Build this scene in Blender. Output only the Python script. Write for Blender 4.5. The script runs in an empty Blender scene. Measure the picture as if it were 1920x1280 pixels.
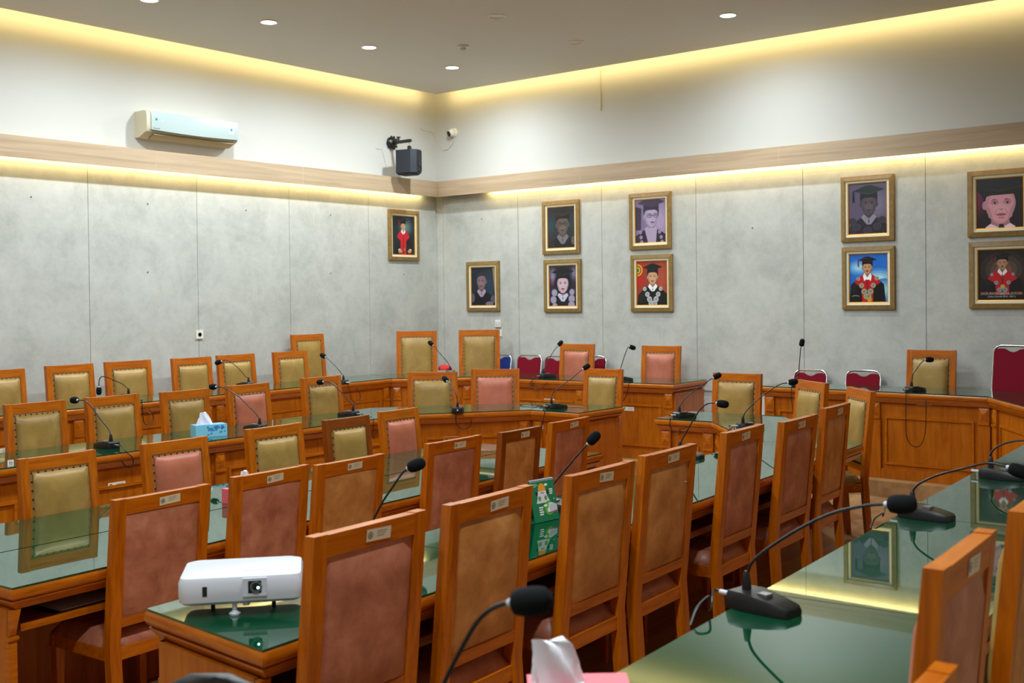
import bpy, bmesh, math, random
from mathutils import Vector, Matrix
random.seed(7)
PI = math.pi
R = math.radians
scene = bpy.context.scene
COL = scene.collection

# ------------------------------------------------------------------ camera geometry (solved from the room's lines)
EYE = 1.87
F = 2113.66; CX = 960.0; CY = 592.04
psi, th, ro = R(38.8031), R(0.79662), R(-0.67869)
fwd = Vector((-math.sin(psi)*math.cos(th), math.cos(psi)*math.cos(th), -math.sin(th)))
rt = Vector((math.cos(psi), math.sin(psi), 0))
up = rt.cross(fwd)
rgt = rt*math.cos(ro) + up*math.sin(ro)
upv = -rt*math.sin(ro) + up*math.cos(ro)
CAM = Vector((0, 0, EYE))

def ray(px, py): return rgt*((px-CX)/F) - upv*((py-CY)/F) + fwd
def at_z(px, py, z):
    d = ray(px, py); return CAM + d*((z-EYE)/d.z)
def at_plane(px, py, p, n):
    d = ray(px, py); return CAM + d*((Vector(p)-CAM).dot(n)/d.dot(n))
def on_back(px, py, y=None): return at_plane(px, py, Vector((0, BACK if y is None else y, 0)), Vector((0, 1, 0)))
def on_left(px, py, x=None): return at_plane(px, py, Vector((LEFT if x is None else x, 0, 0)), Vector((1, 0, 0)))

LEFT, BACK, RIGHT, SOUTH = -9.83, 10.70, 1.6, -3.2
CEIL, TOPZ = 4.47, 4.85
Z1, Z2, Z3 = 0.0, 0.14, 0.28          # the three floor levels
DH = 0.76                             # desk height

# ------------------------------------------------------------------ materials
def lin(c):
    def f(v):
        v = v/255.0
        return v/12.92 if v <= 0.04045 else ((v+0.055)/1.055)**2.4
    return (f(c[0]), f(c[1]), f(c[2]), 1.0)

def newmat(name):
    m = bpy.data.materials.new(name); m.use_nodes = True
    nt = m.node_tree
    b = nt.nodes['Principled BSDF']
    return m, nt, b

def simple(name, col, rough=0.5, metal=0.0, spec=0.5, coat=0.0, emit=None, estr=0.0):
    m, nt, b = newmat(name)
    b.inputs['Base Color'].default_value = lin(col)
    b.inputs['Roughness'].default_value = rough
    b.inputs['Metallic'].default_value = metal
    b.inputs['Specular IOR Level'].default_value = spec
    if coat: b.inputs['Coat Weight'].default_value = coat; b.inputs['Coat Roughness'].default_value = 0.08
    if emit:
        b.inputs['Emission Color'].default_value = lin(emit); b.inputs['Emission Strength'].default_value = estr
    return m

def ramp(nt, stops):
    r = nt.nodes.new('ShaderNodeValToRGB')
    e = r.color_ramp.elements
    while len(e) > 1: e.remove(e[-1])
    e[0].position = stops[0][0]; e[0].color = lin(stops[0][1])
    for p, c in stops[1:]:
        x = e.new(p); x.color = lin(c)
    return r

def coords(nt, scale, kind='Object', rnd=False):
    tc = nt.nodes.new('ShaderNodeTexCoord'); mp = nt.nodes.new('ShaderNodeMapping')
    mp.inputs['Scale'].default_value = scale
    nt.links.new(tc.outputs[kind], mp.inputs['Vector'])
    if rnd:
        oi = nt.nodes.new('ShaderNodeObjectInfo'); mu = nt.nodes.new('ShaderNodeMath'); mu.operation = 'MULTIPLY'
        mu.inputs[1].default_value = 37.0
        nt.links.new(oi.outputs['Random'], mu.inputs[0]); nt.links.new(mu.outputs[0], mp.inputs['Location'])
    return mp

def noise(nt, mp, scale, detail=6, rough=0.6, dist=0.0):
    n = nt.nodes.new('ShaderNodeTexNoise')
    n.inputs['Scale'].default_value = scale; n.inputs['Detail'].default_value = detail
    n.inputs['Roughness'].default_value = rough; n.inputs['Distortion'].default_value = dist
    nt.links.new(mp.outputs[0], n.inputs['Vector'])
    return n

def wood(name, scale, c1, c2, c3, rough=0.30, coat=0.12, nscale=3.0, rnd=True, kind='Object'):
    m, nt, b = newmat(name)
    mp = coords(nt, scale, kind, rnd)
    n = noise(nt, mp, nscale, 7, 0.62, 0.6)
    r = ramp(nt, [(0.25, c1), (0.5, c2), (0.78, c3)])
    nt.links.new(n.outputs['Fac'], r.inputs[0]); nt.links.new(r.outputs[0], b.inputs['Base Color'])
    b.inputs['Roughness'].default_value = rough
    b.inputs['Coat Weight'].default_value = coat; b.inputs['Coat Roughness'].default_value = 0.12
    b.inputs['Specular IOR Level'].default_value = 0.32
    bp = nt.nodes.new('ShaderNodeBump'); bp.inputs['Strength'].default_value = 0.06; bp.inputs['Distance'].default_value = 0.002
    nt.links.new(n.outputs['Fac'], bp.inputs['Height']); nt.links.new(bp.outputs[0], b.inputs['Normal'])
    return m

def leather(name, c1, c2, c3, rough=0.42, sc=9.0):
    m, nt, b = newmat(name)
    mp = coords(nt, (1, 1, 1), 'Object', True)
    n = noise(nt, mp, sc, 8, 0.62, 0.3)
    r = ramp(nt, [(0.30, c1), (0.52, c2), (0.74, c3)])
    nt.links.new(n.outputs['Fac'], r.inputs[0]); nt.links.new(r.outputs[0], b.inputs['Base Color'])
    b.inputs['Roughness'].default_value = rough
    g = noise(nt, mp, 160, 3, 0.5)
    bp = nt.nodes.new('ShaderNodeBump'); bp.inputs['Strength'].default_value = 0.12; bp.inputs['Distance'].default_value = 0.002
    nt.links.new(g.outputs['Fac'], bp.inputs['Height']); nt.links.new(bp.outputs[0], b.inputs['Normal'])
    return m

M = {}
OR1, OR2, OR3 = (138, 64, 2), (176, 90, 4), (198, 110, 10)
M['wood_v'] = wood('varnished_wood_upright', (14, 14, 1.2), OR1, OR2, OR3)
M['wood_h'] = wood('varnished_wood_rail', (14, 1.2, 14), OR1, OR2, OR3)
M['dark_v'] = wood('dark_wood_upright', (14, 14, 1.2), (100, 44, 6), (124, 58, 8), (146, 72, 14))
M['dark_h'] = wood('dark_wood_rail', (14, 1.2, 14), (100, 44, 6), (124, 58, 8), (146, 72, 14))
M['desk'] = wood('desk_wood', (7, 7, 0.9), (140, 70, 4), (168, 89, 7), (186, 106, 16), rough=0.36, coat=0.12)
M['edge'] = wood('desk_edge_wood', (2.0, 2.0, 20), (140, 70, 4), (174, 92, 8), (194, 112, 18), rough=0.28, coat=0.2)
M['pelmet'] = wood('pale_pelmet_laminate', (0.5, 0.5, 14), (154, 132, 106), (176, 152, 124), (190, 168, 140), rough=0.5, coat=0.0, nscale=1.6, rnd=False)
M['floor'] = wood('oak_laminate_floor', (5, 0.5, 5), (140, 104, 66), (166, 128, 86), (184, 146, 102), rough=0.4, coat=0.1, nscale=2.0, rnd=False)
M['olive'] = leather('olive_leather', (136, 106, 48), (152, 120, 57), (166, 136, 74), sc=6)
M['pink'] = leather('dusty_pink_leather', (158, 84, 60), (174, 98, 72), (186, 112, 86), sc=5)
M['rust'] = leather('rust_brown_leather', (144, 84, 60), (172, 106, 80), (194, 132, 106))
M['tan'] = leather('tan_leather', (156, 100, 46), (184, 124, 64), (204, 150, 90))
M['rim'] = simple('nailed_leather_strip', (150, 116, 74), 0.5)
M['nail'] = simple('brass_nails', (74, 58, 34), 0.35, 0.7)
M['white'] = simple('white_paint', (194, 193, 187), 0.7)
M['ceil'] = simple('ceiling_paint', (216, 215, 210), 0.8)
M['lampw'] = simple('downlight_glow', (255, 255, 255), 0.5, emit=(235, 246, 255), estr=14.0)
M['offlamp'] = simple('unlit_lens', (196, 194, 186), 0.4)
M['plastic'] = simple('white_plastic', (192, 196, 204), 0.35)
M['black'] = simple('black_plastic', (14, 15, 18), 0.38)
M['foam'] = simple('black_foam', (9, 10, 13), 0.9, spec=0.2)
M['metal'] = simple('chrome', (205, 207, 212), 0.18, 1.0)
M['steel'] = simple('grey_metal', (150, 152, 156), 0.4, 0.8)
M['navy'] = simple('speaker_cabinet', (26, 32, 42), 0.55)
M['grille'] = simple('speaker_grille', (16, 18, 22), 0.7)
M['red'] = simple('red_fabric', (116, 3, 28), 0.85, spec=0.2)
M['blue'] = simple('blue_vinyl', (32, 58, 140), 0.35)
M['scarlet'] = simple('red_cloth', (196, 34, 30), 0.8)
M['gold'] = wood('bronze_frame_wood', (3, 3, 3), (118, 92, 48), (134, 106, 58), (148, 120, 70), rough=0.4, coat=0.1, nscale=8)
M['liner'] = simple('cream_liner', (224, 216, 186), 0.6)
M['fillet'] = simple('gilt_fillet', (214, 150, 44), 0.35, 0.6)
M['acpanel'] = simple('ac_front_panel', (158, 172, 170), 0.3)
M['acbody'] = simple('ac_body', (196, 188, 162), 0.45)
M['acunder'] = simple('ac_louvre', (176, 164, 128), 0.5)
M['ivory'] = simple('ivory_plastic', (226, 222, 206), 0.4)
M['tissue'] = simple('white_tissue', (232, 232, 240), 0.9, spec=0.1)
M['pinkbox'] = simple('pink_cardboard', (226, 96, 112), 0.45)
M['lens'] = simple('lens_glass', (10, 22, 24), 0.05)
M['dlens'] = simple('lens_barrel', (96, 108, 110), 0.3, 0.3)
M['spot'] = simple('lamp_light', (255, 255, 255), 0.5, emit=(200, 255, 240), estr=6.0)
M['dark'] = simple('dark_void', (12, 10, 9), 0.8)
M['cable'] = simple('white_cable', (206, 198, 176), 0.6)

def print_mat(name, rough=0.3):
    m, nt, b = newmat(name)
    a = nt.nodes.new('ShaderNodeVertexColor'); a.layer_name = 'Col'
    nt.links.new(a.outputs[0], b.inputs['Base Color']); b.inputs['Roughness'].default_value = rough
    return m
M['print'] = print_mat('printed_paper', 0.28)
M['sticker'] = print_mat('printed_sticker', 0.55)

def glass_top():
    m, nt, b = newmat('glass_over_green_cloth')
    mp = coords(nt, (1, 1, 1), 'Object', True)
    n = noise(nt, mp, 1.3, 4, 0.5)
    r = ramp(nt, [(0.3, (2, 62, 38)), (0.7, (4, 74, 48))])
    nt.links.new(n.outputs['Fac'], r.inputs[0]); nt.links.new(r.outputs[0], b.inputs['Base Color'])
    b.inputs['Roughness'].default_value = 0.025
    b.inputs['IOR'].default_value = 1.55
    b.inputs['Coat Weight'].default_value = 0.7; b.inputs['Coat Roughness'].default_value = 0.015; b.inputs['Coat IOR'].default_value = 1.6
    b.inputs['Coat Tint'].default_value = (0.55, 0.75, 0.68, 1)
    return m
M['glass'] = glass_top()

def concrete():
    m, nt, b = newmat('grey_concrete_cladding')
    mp = coords(nt, (1, 1, 1), 'Object')
    n1 = noise(nt, mp, 2.2, 9, 0.68, 0.5); n2 = noise(nt, mp, 14, 6, 0.7)
    mx = nt.nodes.new('ShaderNodeMix'); mx.data_type = 'FLOAT'; mx.inputs[0].default_value = 0.35
    nt.links.new(n1.outputs['Fac'], mx.inputs[2]); nt.links.new(n2.outputs['Fac'], mx.inputs[3])
    r = ramp(nt, [(0.33, (160, 162, 156)), (0.5, (179, 180, 174)), (0.64, (190, 191, 185))])
    nt.links.new(mx.outputs[0], r.inputs[0]); nt.links.new(r.outputs[0], b.inputs['Base Color'])
    b.inputs['Roughness'].default_value = 0.55
    return m
M['concrete'] = concrete()

# ------------------------------------------------------------------ mesh builder
class MB:
    def __init__(s): s.bm = bmesh.new(); s.col = None
    def prism(s, poly, z0, z1, poly1=None):
        p1 = poly1 or poly
        a = [s.bm.verts.new((p[0], p[1], z0)) for p in poly]
        b = [s.bm.verts.new((p[0], p[1], z1)) for p in p1]
        n = len(poly)
        s.bm.faces.new(a[::-1]); s.bm.faces.new(b)
        for i in range(n): s.bm.faces.new((a[i], a[(i+1) % n], b[(i+1) % n], b[i]))
        return s
    def loft(s, rings, cap=True):
        vs = [[s.bm.verts.new(p) for p in r] for r in rings]
        n = len(rings[0])
        for k in range(len(vs)-1):
            for i in range(n): s.bm.faces.new((vs[k][i], vs[k][(i+1) % n], vs[k+1][(i+1) % n], vs[k+1][i]))
        if cap: s.bm.faces.new(vs[0][::-1]); s.bm.faces.new(vs[-1])
        return s
    def box(s, lo, hi, mat=None):
        x0, y0, z0 = lo; x1, y1, z1 = hi
        pts = [(x0, y0, z0), (x1, y0, z0), (x1, y1, z0), (x0, y1, z0), (x0, y0, z1), (x1, y0, z1), (x1, y1, z1), (x0, y1, z1)]
        v = [s.bm.verts.new((mat @ Vector(p)) if mat else p) for p in pts]
        for f in ((3, 2, 1, 0), (4, 5, 6, 7), (0, 1, 5, 4), (1, 2, 6, 5), (2, 3, 7, 6), (3, 0, 4, 7)): s.bm.faces.new([v[i] for i in f])
        return s
    def hexa(s, b4, t4):
        v = [s.bm.verts.new(p) for p in list(b4)+list(t4)]
        for f in ((3, 2, 1, 0), (4, 5, 6, 7), (0, 1, 5, 4), (1, 2, 6, 5), (2, 3, 7, 6), (3, 0, 4, 7)): s.bm.faces.new([v[i] for i in f])
        return s
    def tube(s, pts, r, seg=8, r1=None):
        pts = [Vector(p) for p in pts]; n = len(pts); rings = []
        prev = None
        for i, p in enumerate(pts):
            t = (pts[min(i+1, n-1)]-pts[max(i-1, 0)]).normalized()
            if prev is None:
                a = Vector((0, 0, 1)) if abs(t.z) < 0.9 else Vector((1, 0, 0))
                u = t.cross(a).normalized()
            else:
                u = (prev - t*prev.dot(t)).normalized()
            prev = u; w = t.cross(u)
            rr = r if r1 is None else r+(r1-r)*i/(n-1)
            rings.append([p+(u*math.cos(2*PI*k/seg)+w*math.sin(2*PI*k/seg))*rr for k in range(seg)])
        return s.loft(rings)
    def lathe(s, prof, o=(0, 0, 0), axis=(0, 0, 1), seg=20):
        ax = Vector(axis).normalized(); a = Vector((0, 0, 1)) if abs(ax.z) < 0.9 else Vector((1, 0, 0))
        u = ax.cross(a).normalized(); w = ax.cross(u); o = Vector(o)
        return s.loft([[o+ax*z+(u*math.cos(2*PI*k/seg)+w*math.sin(2*PI*k/seg))*max(r, 1e-4) for k in range(seg)] for r, z in prof])
    def ball(s, c, r, axis=(0, 0, 1), ry=None, seg=16, n=10):
        ry = ry or r
        return s.lathe([(r*math.sin(PI*i/n), -ry*math.cos(PI*i/n)) for i in range(n+1)], c, axis, seg)
    def poly(s, pts, color=None):
        f = s.bm.faces.new([s.bm.verts.new(p) for p in pts])
        if color is not None:
            if s.col is None: s.col = s.bm.loops.layers.float_color.new('Col')
            for l in f.loops: l[s.col] = lin(color)
        return f
    def mesh(s, name, mat, bevel=0.0, smooth=True, seg=2, angle=35):
        if bevel:
            e = [x for x in s.bm.edges if len(x.link_faces) == 2 and x.calc_face_angle(0) > R(30)]
            bmesh.ops.bevel(s.bm, geom=e, offset=bevel, segments=seg, profile=0.5, affect='EDGES', clamp_overlap=True)
        if s.col is None: bmesh.ops.recalc_face_normals(s.bm, faces=s.bm.faces[:])
        me = bpy.data.meshes.new(name); s.bm.to_mesh(me); s.bm.free()
        for m in (mat if isinstance(mat, (list, tuple)) else [mat]): me.materials.append(m)
        if smooth:
            for p in me.polygons: p.use_smooth = True
            me.set_sharp_from_angle(angle=R(angle))
        return me
    def build(s, name, mat, parent=None, **k):
        return link(name, s.mesh(name, mat, **k), parent)

def link(name, me, parent=None, loc=None):
    o = bpy.data.objects.new(name, me); COL.objects.link(o)
    if parent: o.parent = parent
    if loc is not None: o.location = loc
    return o
def tag(o, label, cat, group=None):
    o['label'] = label; o['category'] = cat
    if group: o['group'] = group
    return o
def thing(name, label, cat, loc=(0, 0, 0), rz=0.0, group=None):
    o = bpy.data.objects.new(name, None); COL.objects.link(o)
    o.empty_display_size = 0.1
    o.location = loc; o.rotation_euler = (0, 0, rz)
    return tag(o, label, cat, group)
def structure(o): o['kind'] = 'structure'; return o

def smooth_path(pts, n=6):
    pts = [Vector(p) for p in pts]; out = []
    P = [pts[0]*2-pts[1]]+pts+[pts[-1]*2-pts[-2]]
    for i in range(1, len(P)-2):
        a, b, c, d = P[i-1:i+3]
        for k in range(n):
            t = k/n
            out.append(0.5*((2*b)+(c-a)*t+(2*a-5*b+4*c-d)*t*t+(3*b-a-3*c+d)*t**3))
    out.append(pts[-1])
    return out

# ------------------------------------------------------------------ room shell
def room():
    # walls: a plaster wall with a layer of grey cladding panels on it
    pz0, pz1, pt = 0.88, 3.37, 0.018
    b = MB(); b.box((LEFT-0.15, SOUTH, 0), (LEFT, BACK+0.15, TOPZ))
    w = structure(b.build('wall_left', M['white'], smooth=False))
    b = MB(); y = BACK-0.001
    while y > SOUTH:
        y0 = max(y-1.22, SOUTH)
        b.box((LEFT, y0+0.0025, pz0), (LEFT+pt, y-0.0025, pz1)); y -= 1.22
    b.build('cladding', M['concrete'], w, bevel=0.002, seg=1)
    b = MB(); b.box((LEFT, BACK, 0), (RIGHT, BACK+0.15, TOPZ))
    w = structure(b.build('wall_back', M['white'], smooth=False))
    b = MB(); xs = [LEFT+pt, -9.70]
    while xs[-1] < RIGHT: xs.append(min(xs[-1]+1.22, RIGHT))
    for a, c in zip(xs, xs[1:]):
        if c-a > 0.02: b.box((a+0.0025, BACK-pt, pz0), (c-0.0025, BACK, pz1))
    b.build('cladding', M['concrete'], w, bevel=0.002, seg=1)
    structure(MB().box((RIGHT, SOUTH-0.15, 0), (RIGHT+0.15, BACK+0.15, TOPZ)).build('wall_right', M['white'], smooth=False))
    structure(MB().box((LEFT-0.15, SOUTH-0.15, 0), (RIGHT, SOUTH, TOPZ)).build('wall_front', M['white'], smooth=False))
    structure(MB().box((LEFT-0.15, SOUTH-0.15, TOPZ), (RIGHT+0.15, BACK+0.15, TOPZ+0.1)).build('ceiling_slab', M['white'], smooth=False))
    g = 0.20
    structure(MB().box((LEFT+g, SOUTH+g, CEIL), (RIGHT-g, BACK-g, CEIL+0.16)).build('ceiling', M['ceil'], smooth=False))
    structure(MB().box((LEFT-0.15, SOUTH-0.15, -0.1), (RIGHT+0.15, BACK+0.15, 0)).build('floor', M['floor'], smooth=False))
    t2 = [(-6.35, SOUTH), (-6.62, 7.05), (-6.05, 7.73), (-5.59, 7.73), (-4.83, 7.71), (-4.39, 7.73), (-3.60, 6.87), (-3.28, 2.05), (-2.95, SOUTH)]
    t3 = [(-7.92, SOUTH), (-8.555, 8.73), (-8.0, 9.19), (-5.61, 9.35), (-4.82, 9.58), (-2.80, 9.47), (-1.92, 8.12), (-1.39, 0.2), (-1.16, SOUTH)]
    for nm, line, z0, z1 in (('floor_middle_tier', t2, 0.0, Z2), ('floor_upper_tier', t3, Z2, Z3)):
        b = MB()
        outer = [(LEFT, SOUTH), (LEFT, BACK), (RIGHT, BACK), (RIGHT, SOUTH)]
        # strips of quads between the step line and the outer walls keep every face convex
        n = len(line); h = n//2
        far = []
        for i, p in enumerate(line):
            if i == 0: far.append((LEFT, SOUTH))
            elif i == n-1: far.append((RIGHT, SOUTH))
            elif p[1] < 6.9 or (i in (1,)): far.append((LEFT if i < h else RIGHT, p[1]))
            else: far.append((p[0], BACK))
        for i in range(n-1):
            q = [line[i], line[i+1], far[i+1], far[i]]
            extra = None
            if far[i][0] == LEFT and far[i+1][1] == BACK and far[i+1][0] != LEFT: q = [line[i], line[i+1], far[i+1], (LEFT, BACK), far[i]]
            if far[i+1][0] == RIGHT and far[i][1] == BACK and far[i][0] != RIGHT: q = [line[i], line[i+1], far[i+1], (RIGHT, BACK), far[i]]
            b.prism(q, z0, z1)
        structure(b.build(nm, M['floor'], smooth=False))
    # wooden pelmet round the walls hiding the light strip
    d, t, za, zb = 0.165, 0.02, 3.185, 3.38
    b = MB()
    b.box((LEFT, SOUTH, zb-t), (LEFT+d, BACK, zb)); b.box((LEFT+d-t, SOUTH, za), (LEFT+d, BACK-d, zb-t))
    structure(b.build('trim_1', M['pelmet'], bevel=0.002, seg=1))
    b = MB()
    b.box((LEFT+d, BACK-d, zb-t), (RIGHT, BACK, zb)); b.box((LEFT+d-t, BACK-d, za), (RIGHT, BACK-d+t, zb-t))
    structure(b.build('trim_2', M['pelmet_x'], bevel=0.002, seg=1))
    # joints between the pelmet boards
    b = MB()
    for px, py in ((292, 298), (568, 325), (805, 350)):
        p = on_left(px, py, LEFT+d); b.box((LEFT+d, p.y-0.003, za+0.005), (LEFT+d+0.0012, p.y+0.003, zb-0.004))
    for px, py in ((1088, 325), (1460, 285)):
        p = on_back(px, py, BACK-d); b.box((p.x-0.003, BACK-d-0.0012, za+0.005), (p.x+0.003, BACK-d, zb-0.004))
    structure(b.build('trim_3', simple('joint_filler', (190, 170, 140), 0.6), smooth=False))
M['pelmet_x'] = wood('pale_pelmet_laminate_back', (0.5, 0.5, 14), (154, 132, 106), (176, 152, 124), (190, 168, 140), rough=0.5, coat=0.0, nscale=1.6, rnd=False)
room()

# ------------------------------------------------------------------ chairs
CW, CH = 0.475, 1.07
def lean(z, H=CH): return 0.0 if z < 0.45 else -0.06*(z-0.45)/(H-0.45)
CACHE = {}
def chair_meshes(H, W, front, back, wv, wh, seatm):
    key = (H, W, front, back, wv, seatm)
    if key in CACHE: return CACHE[key]
    L = lambda z: lean(z, H)
    d = {}; pt, pw = 0.042, 0.053
    for sd, nm in ((-1, 'rear_leg_a'), (1, 'rear_leg_b')):
        y = sd*(W/2-pw/2); rings = []
        for z, ww in ((0.0, 0.036), (0.25, 0.042), (0.45, pt), (0.75, pt), (H, pt*0.9)):
            x = L(z) - (0.03*(0.45-z)/0.45 if z < 0.45 else 0)
            rings.append([(x-ww/2, y-pw/2, z), (x+ww/2, y-pw/2, z), (x+ww/2, y+pw/2, z), (x-ww/2, y+pw/2, z)])
        b = MB(); b.loft(rings); d[nm] = ('leg', b.mesh('rear_leg', M[wv], bevel=0.006))
    yi = W/2-pw
    def slab(z0, z1, x0, x1, ya, bev=0.004, mat=None, nm='rail'):
        b = MB()
        b.hexa([(L(z0)+x0, -ya, z0), (L(z0)+x1, -ya, z0), (L(z0)+x1, ya, z0), (L(z0)+x0, ya, z0)],
               [(L(z1)+x0, -ya, z1), (L(z1)+x1, -ya, z1), (L(z1)+x1, ya, z1), (L(z1)+x0, ya, z1)])
        return b.mesh(nm, M[mat or wh], bevel=bev)
    zt = H-0.068; zl = H-0.545 if H < 1.15 else 0.60
    d['top'] = ('top_rail', slab(zt, H-0.002, -0.019, 0.019, yi+0.001))
    d['low'] = ('lower_rail', slab(zl-0.012, zl+0.03, -0.018, 0.018, yi+0.001))
    # seat frame
    b = MB(); z0, z1 = 0.372, 0.425
    b.box((-0.016, -yi, z0), (0.012, yi, z1)); b.box((0.395, -W/2+0.005, z0), (0.425, W/2-0.005, z1))
    for sd in (-1, 1):
        ya, yb = sorted((sd*(W/2-0.035), sd*(W/2-0.01))); b.box((0.022, ya, z0), (0.395, yb, z1))
    d['apron'] = ('seat_frame', b.mesh('seat_frame', M[wh], bevel=0.003))
    for sd in (-1, 1):
        b = MB(); y = sd*(W/2-0.03); x = 0.40; rings = []
        for z, w in ((0, 0.026), (0.2, 0.034), (0.372, 0.042)):
            rings.append([(x-w/2, y-w/2, z), (x+w/2, y-w/2, z), (x+w/2, y+w/2, z), (x-w/2, y+w/2, z)])
        b.loft(rings); d['front_leg%d' % sd] = ('leg', b.mesh('front_leg', M[wv], bevel=0.004))
    # cushion with a soft crown
    def cushion(nu, nv, fpos, thick, edge):
        bm = MB(); grid = []
        for i in range(nu+1):
            row = []
            for j in range(nv+1):
                u, v = i/nu*2-1, j/nv*2-1
                k = max(abs(u), abs(v))
                h = thick*(1-max(0, (abs(u)-edge)/(1-edge))**2.2)*(1-max(0, (abs(v)-edge)/(1-edge))**2.2)
                row.append(bm.bm.verts.new(fpos(u, v, h)))
            grid.append(row)
        for i in range(nu):
            for j in range(nv): bm.bm.faces.new((grid[i][j], grid[i+1][j], grid[i+1][j+1], grid[i][j+1]))
        rim = [grid[i][0] for i in range(nu+1)]+[grid[nu][j] for j in range(1, nv+1)]+[grid[i][nv] for i in range(nu-1, -1, -1)]+[grid[0][j] for j in range(nv-1, 0, -1)]
        base = [bm.bm.verts.new(fpos(*q)) for q in [(i/nu*2-1, -1, -0.012) for i in range(nu+1)]+[(1, j/nv*2-1, -0.012) for j in range(1, nv+1)]+[(i/nu*2-1, 1, -0.012) for i in range(nu-1, -1, -1)]+[(-1, j/nv*2-1, -0.012) for j in range(nv-1, 0, -1)]]
        n = len(rim)
        for k in range(n): bm.bm.faces.new((rim[k], rim[(k+1) % n], base[(k+1) % n], base[k]))
        bm.bm.faces.new(base)
        return bm
    sy = W/2-0.012
    d['seat'] = ('seat', cushion(12, 12, lambda u, v, h: (0.212+u*0.214, v*(yi-0.001 if u < -0.72 else sy), 0.432+h), 0.052, 0.80).mesh('seat', M[seatm], angle=60))
    zc0, zc1 = zl+0.032, zt-0.002; zm, zh = (zc0+zc1)/2, (zc1-zc0)/2
    def fb(u, v, h):
        z = zm+v*zh; return (L(z)+0.014+h, u*(yi-0.001), z)
    # front upholstery: a flat nailed strip, then the cushion
    b = MB()
    b.hexa([(L(zc0)+0.004, -yi+.001, zc0), (L(zc0)+0.016, -yi+.001, zc0), (L(zc0)+0.016, yi-.001, zc0), (L(zc0)+0.004, yi-.001, zc0)],
           [(L(zc1)+0.004, -yi+.001, zc1), (L(zc1)+0.016, -yi+.001, zc1), (L(zc1)+0.016, yi-.001, zc1), (L(zc1)+0.004, yi-.001, zc1)])
    ci = 0.015
    def fc(u, v, h):
        z = zm+v*(zh-ci); return (L(z)+0.028+h, u*(yi-ci), z)
    pad = ('back_cushion', cushion(12, 14, fc, 0.026, 0.62).mesh('back_cushion', M[front], angle=60))
    n = 8; nf0 = len(b.bm.faces)
    strip = b
    def stud(y, z): strip.lathe([(0.0055, 0), (0.0045, 0.003), (0.0, 0.005)], (L(z)+0.0165, y, z), (1, 0, 0), 8)
    for i in range(n+1):
        y = -yi+0.010+(2*yi-0.02)*i/n; stud(y, zc1-0.010); stud(y, zc0+0.010)
    m = max(9, int(zh*2/0.045))
    for i in range(1, m):
        z = zc0+0.010+(2*zh-0.02)*i/m; stud(-yi+0.010, z); stud(yi-0.010, z)
    me = strip.mesh('nail_strip', [M['rim'], M['nail']])
    for p in me.polygons[nf0:]: p.material_index = 1
    d['strip'] = ('nail_strip', me); d['pad'] = pad
    def bk(u, v, h):
        z = zm+v*(zh+0.004); return (L(z)-0.012-h, u*(yi+0.003), z)
    d['rear'] = ('back_panel', cushion(8, 8, bk, 0.013, 0.86).mesh('back_panel', M[back], angle=50))
    CACHE[key] = d
    return d

def sticker_mesh():
    if 'st' in CACHE: return CACHE['st']
    b = MB(); w, h = 0.104, 0.037
    def q(x0, y0, x1, y1, c, e): b.poly([(e, -x0, y0), (e, -x1, y0), (e, -x1, y1), (e, -x0, y1)], c)
    q(-w/2, -h/2, w/2, h/2, (206, 196, 170), 0)
    for r, c, e in ((0.011, (96, 84, 70), -0.0002), (0.008, (190, 178, 150), -0.0004), (0.005, (110, 98, 82), -0.0006)):
        b.poly([(e, w/2-0.016+r*math.cos(2*PI*k/14), r*math.sin(2*PI*k/14)) for k in range(14)], c)
    for y, x1 in ((0.008, 0.034), (0.001, 0.030), (-0.006, 0.024)): q(-0.008, y, x1, y+0.0025, (150, 138, 118), -0.0002)
    CACHE['st'] = b.mesh('sticker', M['sticker'], smooth=False)
    return CACHE['st']

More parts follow.
